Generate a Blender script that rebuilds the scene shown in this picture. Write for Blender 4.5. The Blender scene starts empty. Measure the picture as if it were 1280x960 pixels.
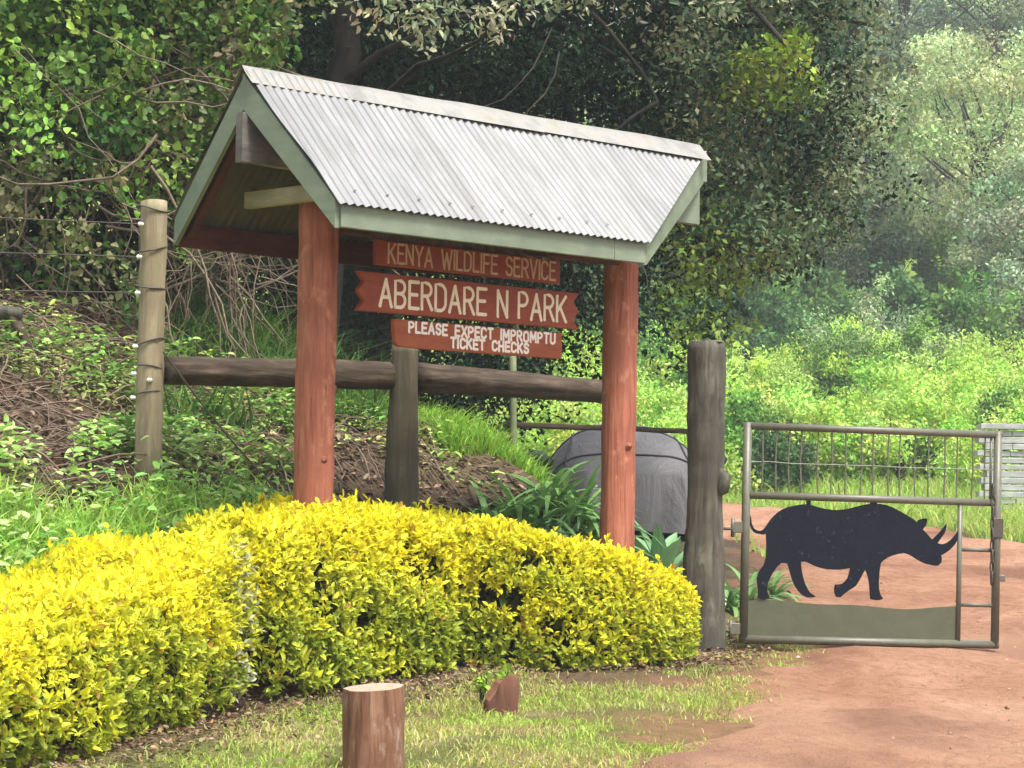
import bpy, math, random
import numpy as np
from mathutils import Matrix, Vector, Euler

random.seed(7)
RNG = np.random.default_rng(7)
scene = bpy.context.scene
COL = scene.collection
rad = math.radians

# ------------------------------------------------------------------ camera
CAM_H = 1.45
F_PX, PITCH, ROLL = 2943.0, rad(2.741), rad(0.815)
fw = Vector((0, math.cos(PITCH), math.sin(PITCH)))
up0 = Vector((0, -math.sin(PITCH), math.cos(PITCH)))
rt0 = Vector((1, 0, 0))
CR = math.cos(ROLL) * rt0 + math.sin(ROLL) * up0
CU = -math.sin(ROLL) * rt0 + math.cos(ROLL) * up0
cd = bpy.data.cameras.new("camera")
cam = bpy.data.objects.new("camera", cd)
COL.objects.link(cam)
cam.matrix_world = Matrix((
    (CR.x, CU.x, -fw.x, 0), (CR.y, CU.y, -fw.y, 0), (CR.z, CU.z, -fw.z, CAM_H), (0, 0, 0, 1)))
cd.sensor_fit = 'HORIZONTAL'
cd.sensor_width = 36.0
cd.lens = F_PX / 1280.0 * 36.0
cd.clip_start = 0.1
cd.clip_end = 2000
scene.camera = cam

# ------------------------------------------------------------------ sky and sun
SUN_EL, SUN_AZ = rad(64), rad(142)          # azimuth clockwise from +Y: behind the camera, to its right
world = bpy.data.worlds.new("World")
scene.world = world
world.use_nodes = True
wn = world.node_tree
wn.nodes.clear()
sky = wn.nodes.new("ShaderNodeTexSky")
sky.sky_type = 'NISHITA'
sky.sun_disc = False
sky.sun_elevation = SUN_EL
sky.sun_rotation = SUN_AZ
sky.air_density = 1.2
sky.dust_density = 4.0
hs = wn.nodes.new("ShaderNodeHueSaturation")  # thin cloud: the blue is mostly washed out
hs.inputs["Saturation"].default_value = 0.38
bg = wn.nodes.new("ShaderNodeBackground")
bg.inputs["Strength"].default_value = 0.13
wo = wn.nodes.new("ShaderNodeOutputWorld")
wn.links.new(sky.outputs[0], hs.inputs["Color"])
wn.links.new(hs.outputs[0], bg.inputs["Color"])
wn.links.new(bg.outputs[0], wo.inputs["Surface"])
sd = bpy.data.lights.new("sun", 'SUN')
sd.energy = 2.4
sd.angle = rad(14)
sd.color = (1.0, 0.965, 0.9)
sun = bpy.data.objects.new("sun", sd)
COL.objects.link(sun)
sun_dir = Vector((math.sin(SUN_AZ) * math.cos(SUN_EL), math.cos(SUN_AZ) * math.cos(SUN_EL), math.sin(SUN_EL)))
sun.rotation_euler = sun_dir.to_track_quat('Z', 'Y').to_euler()
sun.location = sun_dir * 60

vs = scene.view_settings
vs.view_transform = 'Standard'
vs.look = 'None'
vs.gamma = 1.0
vs.use_curve_mapping = False
vs.exposure = 1.36
scene.cycles.use_denoising = True
scene.cycles.max_bounces = 6
scene.cycles.diffuse_bounces = 3
scene.cycles.transmission_bounces = 3
scene.cycles.volume_bounces = 0
scene.cycles.use_adaptive_sampling = True
scene.cycles.adaptive_threshold = 0.02


# ------------------------------------------------------------------ measuring helpers
def P(px, py, Y):
    """world point that stands Y metres ahead and is seen at photo pixel px, py"""
    d = fw + CR * ((px - 640) / F_PX) + CU * ((480 - py) / F_PX)
    return Vector((d.x / d.y * Y, Y, CAM_H + d.z / d.y * Y))


TH = rad(45.0)
D = Vector((math.cos(TH), math.sin(TH), 0))       # along the shelter's ridge
N = Vector((math.sin(TH), -math.cos(TH), 0))      # towards the camera, across the ridge
ZV = Vector((0, 0, 1))
O1 = Vector((-0.9972, 12.0, 0))                   # left shelter post


class Noise:
    def __init__(self, seed, freq, octs=4, dim=3):
        g = np.random.default_rng(seed)
        self.w, self.p, self.a = [], [], []
        for o in range(octs):
            for k in range(5):
                v = g.normal(size=dim)
                v /= np.linalg.norm(v)
                self.w.append(v * freq * 2 ** o * g.uniform(.7, 1.4))
                self.p.append(g.uniform(0, 6.28))
                self.a.append(.55 ** o)
        self.w = np.array(self.w); self.p = np.array(self.p); self.a = np.array(self.a)
        self.n = math.sqrt((self.a ** 2).sum() / 2)

    def __call__(self, pts):
        return (np.sin(np.asarray(pts) @ self.w.T + self.p) @ self.a) / self.n   # about -2..2


def sstep(a, b, x):
    t = np.clip((np.asarray(x, float) - a) / (b - a), 0, 1)
    return t * t * (3 - 2 * t)


n_ground = Noise(3, 1.1, 4, 2)
n_fine = Noise(4, 7.0, 3, 2)
n_patch = Noise(5, 2.2, 4, 2)
n_patch2 = Noise(6, 5.0, 3, 2)


def bank_st(x, y):
    dx, dy = x - O1.x, y - O1.y
    s = dx * D.x + dy * D.y
    t = -(dx * N.x + dy * N.y)
    return s, t


def ground_z(x, y, rough=True):
    x = np.asarray(x, float); y = np.asarray(y, float)
    z = 0.04 * np.minimum(y, 36)
    z = z + 0.12 * np.clip(y - 36, 0, 29) + 0.34 * np.clip(y - 65, 0, 70)
    s, t = bank_st(x, y)
    tp = t - 0.35 * np.maximum(s, 0)
    S = np.interp(tp, [-.75, -.3, 0, .55, 1.2, 3.8, 6, 9], [0, .03, .12, .5, 1.05, 1.95, 2.6, 3.2])
    B = 1 - sstep(3.2, 5.6, s)
    b = S * B
    z = z + b + .42 * np.exp(-(((x - .35) / .85) ** 2 + ((y - 15.6) / 1.1) ** 2))
    if rough:
        xy = np.stack([x, y], -1)
        far = sstep(25, 60, y)
        z = z + n_ground(xy) * (0.012 + .03 * np.clip(b, 0, 1) + .15 * far) + n_fine(xy) * .006
    return z


ROAD_L = [(-1.2, 1.5), (-.35, 5), (.64, 9.4), (1.18, 11.8), (1.73, 14.1), (2.0, 17.3), (2.45, 22), (2.3, 26), (1.2, 30), (-1.5, 32.5), (-6, 34)]
ROAD_R = [(5.2, 1.5), (6.5, 6), (7.4, 11), (7.8, 15), (7.7, 19), (6.8, 22.3), (5.5, 24.6), (4.85, 29), (3.4, 34), (-.5, 37), (-6, 38.5)]


def resample(pl, n):
    pl = np.array(pl, float)
    # Catmull-Rom, then even spacing
    q = np.vstack([2 * pl[0] - pl[1], pl, 2 * pl[-1] - pl[-2]])
    out = []
    for i in range(1, len(q) - 2):
        for t in np.linspace(0, 1, 24, endpoint=False):
            a, b, c, d = q[i - 1], q[i], q[i + 1], q[i + 2]
            out.append(.5 * ((2 * b) + (c - a) * t + (2 * a - 5 * b + 4 * c - d) * t * t + (3 * b - a - 3 * c + d) * t ** 3))
    out.append(q[-2]); out = np.array(out)
    L = np.r_[0, np.cumsum(np.linalg.norm(np.diff(out, axis=0), axis=1))]
    s = np.linspace(0, L[-1], n)
    return np.stack([np.interp(s, L, out[:, k]) for k in range(out.shape[1])], -1)


RL = resample(ROAD_L, 260)
RR = resample(ROAD_R, 260)


def poly_mask(poly, x, y):
    poly = np.asarray(poly); x = np.asarray(x); y = np.asarray(y)
    ins = np.zeros(x.shape, bool)
    j = len(poly) - 1
    for i in range(len(poly)):
        xi, yi = poly[i]; xj, yj = poly[j]
        if yi != yj:
            c = ((yi > y) != (yj > y)) & (x < (xj - xi) * (y - yi) / (yj - yi) + xi)
            ins ^= c
        j = i
    return ins


ROAD_POLY = np.vstack([RL[::4], RR[::-4]])


def road_left_x(y):
    m = RL[:, 1] < 24
    return np.interp(y, RL[m, 1], RL[m, 0])


# ------------------------------------------------------------------ materials
def nodes_of(name):
    m = bpy.data.materials.new(name)
    m.use_nodes = True
    nt = m.node_tree
    return m, nt, nt.nodes["Principled BSDF"]


def ramp(nt, fac, stops):
    r = nt.nodes.new("ShaderNodeValToRGB")
    while len(r.color_ramp.elements) < len(stops):
        r.color_ramp.elements.new(0.5)
    for e, (p, c) in zip(r.color_ramp.elements, stops):
        e.position = p
        e.color = (*c, 1)
    nt.links.new(fac, r.inputs[0])
    return r.outputs[0]


def tex_noise(nt, scale, detail=4, stretch=None, coord='Object', rough=.55, dist=0):
    tc = nt.nodes.new("ShaderNodeTexCoord")
    out = tc.outputs[coord]
    if stretch:
        mp = nt.nodes.new("ShaderNodeMapping")
        mp.inputs["Scale"].default_value = stretch
        nt.links.new(out, mp.inputs[0])
        out = mp.outputs[0]
    t = nt.nodes.new("ShaderNodeTexNoise")
    t.inputs["Scale"].default_value = scale
    t.inputs["Detail"].default_value = detail
    t.inputs["Roughness"].default_value = rough
    t.inputs["Distortion"].default_value = dist
    nt.links.new(out, t.inputs["Vector"])
    return t.outputs["Fac"]


def bump(nt, bsdf, h, strength=.4, dist=.01):
    b = nt.nodes.new("ShaderNodeBump")
    b.inputs["Strength"].default_value = strength
    b.inputs["Distance"].default_value = dist
    nt.links.new(h, b.inputs["Height"])
    nt.links.new(b.outputs[0], bsdf.inputs["Normal"])


def mixc(nt, fac, a, b, mode='MIX'):
    m = nt.nodes.new("ShaderNodeMix")
    m.data_type = 'RGBA'
    m.blend_type = mode
    if isinstance(fac, float):
        m.inputs[0].default_value = fac
    else:
        nt.links.new(fac, m.inputs[0])
    for v, i in ((a, 6), (b, 7)):
        if isinstance(v, tuple):
            m.inputs[i].default_value = (*v, 1)
        else:
            nt.links.new(v, m.inputs[i])
    return m.outputs[2]


def mat_wood(name, c0, c1, c2, stretch=(1, 1, .12), scale=22, rough=.8, bstr=.5, spots=None, coord='Object'):
    m, nt, b = nodes_of(name)
    f = tex_noise(nt, scale, 6, stretch, coord, .65, .6)
    g = tex_noise(nt, 5, 4, None, coord)
    c = ramp(nt, f, [(.28, c0), (.5, c1), (.72, c2)])
    c = mixc(nt, ramp(nt, g, [(.35, (0, 0, 0)), (.75, (1, 1, 1))]), c, tuple(x * .72 for x in c1))
    if spots:
        q = tex_noise(nt, 9, 5, (1, 1, .5), coord, .7)
        c = mixc(nt, ramp(nt, q, [(.56, (0, 0, 0)), (.66, (1, 1, 1))]), c, spots)
    nt.links.new(c, b.inputs["Base Color"])
    b.inputs["Roughness"].default_value = rough
    b.inputs["Specular IOR Level"].default_value = .25
    bump(nt, b, f, bstr, .012)
    return m


def mat_leaf(name, trans=.35, rough=.5, spec=.35):
    m, nt, b = nodes_of(name)
    a = nt.nodes.new("ShaderNodeAttribute")
    a.attribute_name = "col"
    nt.links.new(a.outputs["Color"], b.inputs["Base Color"])
    b.inputs["Roughness"].default_value = rough
    b.inputs["Specular IOR Level"].default_value = spec
    if trans > 0:
        tr = nt.nodes.new("ShaderNodeBsdfTranslucent")
        nt.links.new(a.outputs["Color"], tr.inputs["Color"])
        mx = nt.nodes.new("ShaderNodeMixShader")
        mx.inputs[0].default_value = trans
        nt.links.new(b.outputs[0], mx.inputs[1])
        nt.links.new(tr.outputs[0], mx.inputs[2])
        nt.links.new(mx.outputs[0], nt.nodes["Material Output"].inputs["Surface"])
    return m


def mat_plain(name, c, rough=.5, var=.15, scale=12, metal=0.0, bstr=.1, c2=None, lo=.4, hi=.62):
    m, nt, b = nodes_of(name)
    f = tex_noise(nt, scale, 6, None, 'Object', .65)
    c2 = c2 or tuple(x * (1 - var * 2) for x in c)
    col = ramp(nt, f, [(lo, c), (hi, tuple(x * (1 - var) for x in c)), (min(hi + .15, 1), c2)])
    nt.links.new(col, b.inputs["Base Color"])
    b.inputs["Roughness"].default_value = rough
    b.inputs["Metallic"].default_value = metal
    bump(nt, b, f, bstr, .004)
    return m


M = {}
M['post'] = mat_wood('red_stained_log', (.13, .038, .024), (.35, .118, .072), (.46, .19, .13), scale=34, stretch=(1, 1, .07), bstr=.8, spots=(.46, .20, .125))
M['sign'] = mat_wood('red_sign_paint', (.21, .045, .022), (.30, .065, .032), (.35, .088, .045), stretch=(.15, .15, 1), scale=30, bstr=.2, rough=.6)
M['sign2'] = mat_wood('orange_sign_paint', (.24, .055, .024), (.33, .085, .036), (.37, .10, .045), stretch=(.15, .15, 1), scale=30, bstr=.2, rough=.6)
M['redbeam'] = mat_wood('dark_red_beam', (.035, .013, .011), (.085, .026, .018), (.13, .04, .028), stretch=(.2, .2, 1))
M['green'] = mat_wood('sage_paint', (.15, .185, .13), (.185, .225, .16), (.225, .265, .19), stretch=(.2, .2, 1), scale=16, bstr=.15, rough=.55)
M['greybeam'] = mat_wood('weathered_beam', (.035, .03, .028), (.15, .135, .12), (.33, .31, .28), stretch=(.4, .4, .7), scale=9)
M['palewood'] = mat_wood('pale_raw_wood', (.2, .16, .1), (.36, .31, .2), (.46, .41, .29), stretch=(.2, .2, 1))
M['fencepost'] = mat_wood('pale_fence_post', (.13, .10, .06), (.27, .22, .14), (.37, .33, .22), scale=18, spots=(.20, .2, .09))
M['rail'] = mat_wood('dark_rail_log', (.018, .012, .008), (.06, .042, .028), (.14, .103, .072), stretch=(.12, .12, 1), scale=26, bstr=.9)
M['darkpost'] = mat_wood('brown_fence_post', (.035, .03, .018), (.095, .08, .05), (.16, .135, .09), scale=22, stretch=(1, 1, .08), bstr=.8)
M['gatepost'] = mat_wood('grey_gate_post', (.022, .02, .016), (.085, .078, .06), (.19, .175, .135), scale=17, stretch=(1, 1, .16), bstr=1.0, spots=(.06, .05, .04))
M['stump'] = mat_wood('stump_bark', (.07, .028, .015), (.19, .088, .05), (.32, .18, .115), scale=30, stretch=(1, 1, .1), bstr=.9, spots=(.30, .21, .16))
M['stumpdark'] = mat_wood('stump_dark_bark', (.07, .03, .02), (.16, .07, .045), (.22, .11, .075), scale=18)
M['cut'] = mat_wood('cut_wood', (.26, .17, .12), (.42, .31, .23), (.52, .40, .31), stretch=(1, 1, 1), scale=26, bstr=.3)
nt_ = M['cut'].node_tree
wv = nt_.nodes.new("ShaderNodeTexWave"); wv.wave_type = 'RINGS'; wv.rings_direction = 'Z'
wv.inputs["Scale"].default_value = 24; wv.inputs["Distortion"].default_value = 3.0; wv.inputs["Detail"].default_value = 3
tcx = nt_.nodes.new("ShaderNodeTexCoord")
nt_.links.new(tcx.outputs["Object"], wv.inputs["Vector"])
bs_ = nt_.nodes["Principled BSDF"]
src = bs_.inputs["Base Color"].links[0].from_socket
cc_ = mixc(nt_, ramp(nt_, wv.outputs["Fac"], [(.35, (.0, .0, .0)), (.8, (.55, .55, .55))]), src, (.2, .12, .075))
nt_.links.new(cc_, bs_.inputs["Base Color"])
M['cutgrey'] = mat_wood('cut_grey_wood', (.14, .12, .09), (.26, .23, .18), (.36, .33, .26), stretch=(1, 1, 1), scale=26, bstr=.3)
M['bark'] = mat_wood('tree_bark', (.015, .013, .011), (.04, .034, .028), (.075, .066, .056), scale=8, stretch=(1, 1, .3), bstr=.8)
M['stem'] = mat_wood('dry_stem', (.07, .048, .032), (.17, .125, .088), (.29, .225, .165), scale=15, stretch=(1, 1, 1))
M['twig'] = mat_wood('grey_twig', (.06, .055, .045), (.15, .14, .115), (.25, .235, .2), scale=15, stretch=(1, 1, 1))
M['hedgewood'] = mat_wood('hedge_twig', (.03, .022, .014), (.07, .05, .03), (.11, .08, .05), scale=15, stretch=(1, 1, 1))
M['letter_cream'] = mat_plain('cream_letter_paint', (.84, .74, .58), .6, .08)
M['letter_tan'] = mat_plain('tan_letter_paint', (.60, .42, .29), .65, .2, 30)
M['letter_white'] = mat_plain('white_letter_paint', (.84, .78, .72), .55, .06)
M['pipe'] = mat_plain('olive_grey_gate_paint', (.12, .117, .085), .45, .2, 18, c2=(.19, .125, .075), hi=.64)
M['plate'] = mat_plain('olive_plate_paint', (.098, .102, .066), .55, .12, 10, c2=(.15, .125, .085))
M['rhino'] = mat_plain('navy_black_paint', (.008, .0095, .017), .5, .25, 22, c2=(.06, .06, .068), lo=.46, hi=.6)
for q_ in ('rhino', 'plate'):
    M[q_].node_tree.nodes['Principled BSDF'].inputs['Specular IOR Level'].default_value = .12
M['wire'] = mat_plain('rusty_wire', (.07, .055, .045), .6, .2, 30)
M['insul'] = mat_plain('white_porcelain', (.8, .78, .74), .3, .05)
M['black'] = mat_plain('black_plastic', (.014, .017, .026), .45, .2)
M['whiteboard'] = mat_wood('white_weathered_board', (.17, .165, .16), (.40, .40, .40), (.58, .58, .58), stretch=(.5, 1, 3), scale=6, bstr=.2)
M['polegreen'] = mat_plain('lichen_green_pole', (.2, .23, .11), .7, .2)
M['leaf'] = mat_leaf('leaf_blade', .3, .6, .18)
M['leafgloss'] = mat_leaf('glossy_leaf', .25, .38, .5)
M['leafhedge'] = mat_leaf('golden_leaf', .42, .5, .3)
M['grass'] = mat_leaf('grass_blade', .45, .6, .2)
M['litter'] = mat_leaf('dead_leaf', .1, .8, .15)


def mat_roof():
    m, nt, b = nodes_of('galvanised_iron')
    tc = nt.nodes.new("ShaderNodeTexCoord")
    # along-the-ridge / down-the-slope coordinates, so that streaks run with the ribs
    mp = nt.nodes.new("ShaderNodeMapping")
    mp.vector_type = 'TEXTURE'
    mp.inputs["Rotation"].default_value = (0, 0, TH)
    nt.links.new(tc.outputs["Object"], mp.inputs[0])
    mp2 = nt.nodes.new("ShaderNodeMapping")
    mp2.inputs["Scale"].default_value = (1, .06, .06)
    nt.links.new(mp.outputs[0], mp2.inputs[0])

    def nz_(scale, det=5, r=.65):
        t = nt.nodes.new("ShaderNodeTexNoise")
        t.inputs["Scale"].default_value = scale; t.inputs["Detail"].default_value = det; t.inputs["Roughness"].default_value = r
        nt.links.new(mp2.outputs[0], t.inputs["Vector"])
        return t.outputs["Fac"]
    st = nz_(9); st2 = nz_(34, 4)
    f = tex_noise(nt, 3.0, 6, None, 'Object', .7, .3)
    c = ramp(nt, f, [(.3, (.185, .19, .198)), (.5, (.225, .228, .232)), (.72, (.262, .262, .26))])
    c = mixc(nt, ramp(nt, st, [(.42, (0, 0, 0)), (.7, (.75, .75, .75))]), c, (.145, .145, .145))
    c = mixc(nt, ramp(nt, st2, [(.5, (0, 0, 0)), (.66, (.65, .65, .65))]), c, (.13, .128, .122))
    r = tex_noise(nt, 7, 5, None)
    c = mixc(nt, ramp(nt, r, [(.68, (0, 0, 0)), (.78, (.6, .6, .6))]), c, (.2, .15, .11))
    oi = nt.nodes.new("ShaderNodeObjectInfo")
    c = mixc(nt, 1.0, c, ramp(nt, oi.outputs["Random"], [(0, (.70, .71, .72)), (1, (.92, .91, .895))]), 'MULTIPLY')
    nt.links.new(c, b.inputs["Base Color"])
    b.inputs["Metallic"].default_value = .2
    b.inputs["Roughness"].default_value = .55
    bump(nt, b, f, .15, .01)
    return m


M['roof'] = mat_roof()
M['underside'] = mat_plain('shade_toned_underside', (.075, .065, .045), .7, .2, 6)  # under-roof shade put into the colour of the sheets' lower face


def mat_ridge():
    m, nt, b = nodes_of('old_ridge_iron')
    f = tex_noise(nt, 4, 6, None, 'Object', .7)
    c = ramp(nt, f, [(.35, (.19, .186, .175)), (.5, (.27, .262, .24)), (.64, (.25, .225, .185)), (.76, (.18, .12, .085))])
    nt.links.new(c, b.inputs["Base Color"])
    b.inputs["Metallic"].default_value = .2
    b.inputs["Roughness"].default_value = .55
    bump(nt, b, f, .3, .015)
    return m


M['ridge'] = mat_ridge()


def mat_ground():
    m, nt, b = nodes_of('soil_and_litter')
    a = nt.nodes.new("ShaderNodeAttribute")
    a.attribute_name = "col"
    f = tex_noise(nt, 9, 8, None, 'Object', .7)
    g = tex_noise(nt, 60, 5, None, 'Object', .7)
    c = mixc(nt, ramp(nt, f, [(.3, (0, 0, 0)), (.7, (1, 1, 1))]), mixc(nt, .55, a.outputs["Color"], (.05, .03, .02)), a.outputs["Color"])
    c = mixc(nt, ramp(nt, g, [(.58, (0, 0, 0)), (.7, (.6, .6, .6))]), c, (.3, .2, .14))
    nt.links.new(c, b.inputs["Base Color"])
    b.inputs["Roughness"].default_value = .95
    b.inputs["Specular IOR Level"].default_value = .1
    ad = nt.nodes.new("ShaderNodeMath"); ad.operation = 'ADD'
    nt.links.new(f, ad.inputs[0]); nt.links.new(g, ad.inputs[1])
    bump(nt, b, ad.outputs[0], .9, .03)
    return m


M['ground'] = mat_ground()


def mat_road():
    m, nt, b = nodes_of('red_laterite')
    f = tex_noise(nt, 1.1, 8, (1, .55, 1), 'Object', .68, .8)
    g = tex_noise(nt, 9, 8, (1, .7, 1), 'Object', .75, 1.5)
    h = tex_noise(nt, 70, 4, None, 'Object', .7)
    c = ramp(nt, f, [(.30, (.27, .12, .072)), (.44, (.40, .20, .122)), (.58, (.50, .275, .175)), (.72, (.58, .36, .245))])
    c = mixc(nt, ramp(nt, g, [(.34, (.85, .85, .85)), (.52, (0, 0, 0))]), c, (.23, .10, .06))
    c = mixc(nt, ramp(nt, h, [(.56, (0, 0, 0)), (.72, (.75, .75, .75))]), c, (.56, .36, .25))
    nt.links.new(c, b.inputs["Base Color"])
    at = nt.nodes.new("ShaderNodeAttribute"); at.attribute_name = "col"      # red: packed wheel tracks, green: damp earth
    sp = nt.nodes.new("ShaderNodeSeparateColor")
    nt.links.new(at.outputs["Color"], sp.inputs[0])
    mt = nt.nodes.new("ShaderNodeMath"); mt.operation = 'MULTIPLY'; mt.inputs[1].default_value = .5
    nt.links.new(sp.outputs[0], mt.inputs[0])
    c = mixc(nt, mt.outputs[0], c, (.55, .34, .23))
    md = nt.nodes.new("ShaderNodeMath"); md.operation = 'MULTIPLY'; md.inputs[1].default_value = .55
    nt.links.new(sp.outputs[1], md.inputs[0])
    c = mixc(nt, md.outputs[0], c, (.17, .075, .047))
    nt.links.new(c, b.inputs["Base Color"])
    b.inputs["Roughness"].default_value = .9
    b.inputs["Specular IOR Level"].default_value = .15
    ad = nt.nodes.new("ShaderNodeMath"); ad.operation = 'ADD'
    nt.links.new(g, ad.inputs[0]); nt.links.new(h, ad.inputs[1])
    bump(nt, b, ad.outputs[0], 1.0, .035)
    return m


M['road'] = mat_road()


def mat_cover():
    m, nt, b = nodes_of('grey_cover_cloth')
    f = tex_noise(nt, 1.6, 6, (1.6, 1, .45), 'Object', .6, 1.2)
    g = tex_noise(nt, 25, 4)
    c = ramp(nt, f, [(.3, (.085, .08, .086)), (.55, (.135, .128, .133)), (.75, (.18, .17, .172))])
    c = mixc(nt, ramp(nt, g, [(.6, (0, 0, 0)), (.75, (.4, .4, .4))]), c, (.15, .14, .135))
    nt.links.new(c, b.inputs["Base Color"])
    b.inputs["Roughness"].default_value = .6
    bump(nt, b, f, .7, .08)
    return m


M['cover'] = mat_cover()
M['coverseam'] = mat_plain('dark_seam_tape', (.045, .042, .046), .7, .2)


# ------------------------------------------------------------------ mesh helpers
def tag(o, label=None, cat=None, group=None, kind=None):
    for k, v in (('label', label), ('category', cat), ('group', group), ('kind', kind)):
        if v:
            o[k] = v
    return o


def empty(name, loc):
    o = bpy.data.objects.new(name, None)
    o.empty_display_size = .1
    COL.objects.link(o)
    o.location = loc
    return o


def root_loc(o):
    v = Vector((0, 0, 0))
    while o is not None:
        v += Vector(o.location)
        o = o.parent
    return v


def mesh_obj(name, verts, faces, mat, parent=None, smooth=False, origin=None):
    verts = np.asarray(verts, float).reshape(-1, 3)
    if parent is not None:
        off = np.array(root_loc(parent))
        loc = (0, 0, 0)
    else:
        if origin is None:
            lo, hi = verts.min(0), verts.max(0)
            origin = ((lo[0] + hi[0]) / 2, (lo[1] + hi[1]) / 2, lo[2])
        off = np.array(origin)
        loc = origin
    me = bpy.data.meshes.new(name)
    me.from_pydata((verts - off).tolist(), [], faces)
    if smooth:
        me.polygons.foreach_set('use_smooth', [True] * len(me.polygons))
    me.materials.append(mat)
    me.update()
    o = bpy.data.objects.new(name, me)
    COL.objects.link(o)
    o.location = loc
    if parent is not None:
        o.parent = parent
    return o


class MB:
    def __init__(self):
        self.v, self.f = [], []

    def add(self, v, f):
        n = len(self.v)
        self.v.extend([tuple(x) for x in v])
        self.f.extend([tuple(i + n for i in q) for q in f])
        return self

    def box(self, c, ax, ay, az, bev=0.0):
        """box from centre and three half-axis vectors, long edges chamfered by bev (metres)"""
        c, ax, ay, az = Vector(c), Vector(ax), Vector(ay), Vector(az)
        if bev <= 0:
            v = [c + sx * ax + sy * ay + sz * az for sz in (-1, 1) for sx, sy in ((-1, -1), (1, -1), (1, 1), (-1, 1))]
            return self.add(v, [(0, 3, 2, 1), (4, 5, 6, 7), (0, 1, 5, 4), (1, 2, 6, 5), (2, 3, 7, 6), (3, 0, 4, 7)])
        # chamfered prism along ax
        by, bz = ay.length, az.length
        ky, kz = 1 - bev / by, 1 - bev / bz
        prof = [(-ky, -1), (ky, -1), (1, -kz), (1, kz), (ky, 1), (-ky, 1), (-1, kz), (-1, -kz)]
        v = [c + s * ax + a * ay + b * az for s in (-1, 1) for a, b in prof]
        f = [tuple(range(7, -1, -1)), tuple(range(8, 16))]
        f += [(i, (i + 1) % 8, 8 + (i + 1) % 8, 8 + i) for i in range(8)]
        return self.add(v, f)

    def tube(self, pts, rads, sides=8, cap=True, wob=0.0, seed=0, squash=None):
        pts = [Vector(p) for p in pts]
        if not hasattr(rads, '__len__'):
            rads = [rads] * len(pts)
        g = random.Random(seed)
        ph = [g.uniform(0, 6.28) for _ in range(4)]
        V = []
        t0 = (pts[1] - pts[0]).normalized()
        kk = 14.0 / max(14, len(pts))
        ref = Vector((0, 0, 1)) if abs(t0.z) < .9 else Vector((1, 0, 0))
        a = t0.cross(ref).normalized()
        for i, p in enumerate(pts):
            t = (pts[min(i + 1, len(pts) - 1)] - pts[max(i - 1, 0)])
            if t.length < 1e-9:
                t = t0
            t.normalize()
            a = (a - t * a.dot(t))
            if a.length < 1e-6:
                a = t.orthogonal()
            a.normalize()
            b = t.cross(a)
            for k in range(sides):
                an = 2 * math.pi * k / sides
                r = rads[i]
                if wob:
                    r *= 1 + wob * (math.sin(2 * an + ph[0] + i * kk * .3) * .5 + math.sin(3 * an + ph[1] - i * kk * .2) * .4 + math.sin(5 * an + ph[2] + i * kk * .25) * .35 + math.sin(i * kk * .8 + ph[3]) * .25)
                q = a * math.cos(an) * r + b * math.sin(an) * r
                if squash is not None:
                    q = q - squash[0] * (q.dot(squash[0])) * (1 - squash[1])
                V.append(p + q)
        Fs = []
        for i in range(len(pts) - 1):
            for k in range(sides):
                k2 = (k + 1) % sides
                Fs.append((i * sides + k, i * sides + k2, (i + 1) * sides + k2, (i + 1) * sides + k))
        if cap:
            Fs.append(tuple(range(sides - 1, -1, -1)))
            e = (len(pts) - 1) * sides
            Fs.append(tuple(range(e, e + sides)))
        return self.add(V, Fs)

    def prism(self, outline, ax, ay, o, nrm, th):
        """2D outline (u, v) extruded by th along nrm, centred"""
        o = Vector(o)
        n = len(outline)
        fr = [o + Vector(ax) * u + Vector(ay) * v + Vector(nrm) * (th / 2) for u, v in outline]
        bk = [o + Vector(ax) * u + Vector(ay) * v - Vector(nrm) * (th / 2) for u, v in outline]
        f = [tuple(range(n)), tuple(range(2 * n - 1, n - 1, -1))]
        f += [(i, n + i, n + (i + 1) % n, (i + 1) % n) for i in range(n)]
        return self.add(fr + bk, f)

    def build(self, name, mat, parent=None, smooth=False, origin=None):
        return mesh_obj(name, self.v, self.f, mat, parent, smooth, origin)


def fast_mesh(name, V, quads=None, tris=None, cols=None, mat=None, parent=None, origin=(0, 0, 0), smooth=False):
    """big mesh from numpy arrays; cols per vertex"""
    off = np.array(root_loc(parent)) if parent is not None else np.array(origin, float)
    V = np.asarray(V, np.float32) - off.astype(np.float32)
    me = bpy.data.meshes.new(name)
    me.vertices.add(len(V))
    me.vertices.foreach_set('co', V.ravel())
    F, k = (quads, 4) if quads is not None else (tris, 3)
    F = np.asarray(F, np.int32)
    me.loops.add(F.size)
    me.loops.foreach_set('vertex_index', F.ravel())
    me.polygons.add(len(F))
    me.polygons.foreach_set('loop_start', np.arange(0, F.size, k, dtype=np.int32))
    if smooth:
        me.polygons.foreach_set('use_smooth', np.ones(len(F), bool))
    if cols is not None:
        at = me.attributes.new('col', 'FLOAT_COLOR', 'POINT')
        c4 = np.ones((len(V), 4), np.float32)
        c4[:, :3] = np.clip(cols, 0.002, .95)
        at.data.foreach_set('color', c4.ravel())
    me.materials.append(mat)
    me.update(calc_edges=True)
    o = bpy.data.objects.new(name, me)
    COL.objects.link(o)
    if parent is not None:
        o.parent = parent
    else:
        o.location = origin
    return o


def unit(a):
    return a / np.maximum(np.linalg.norm(a, axis=-1, keepdims=True), 1e-9)


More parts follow.
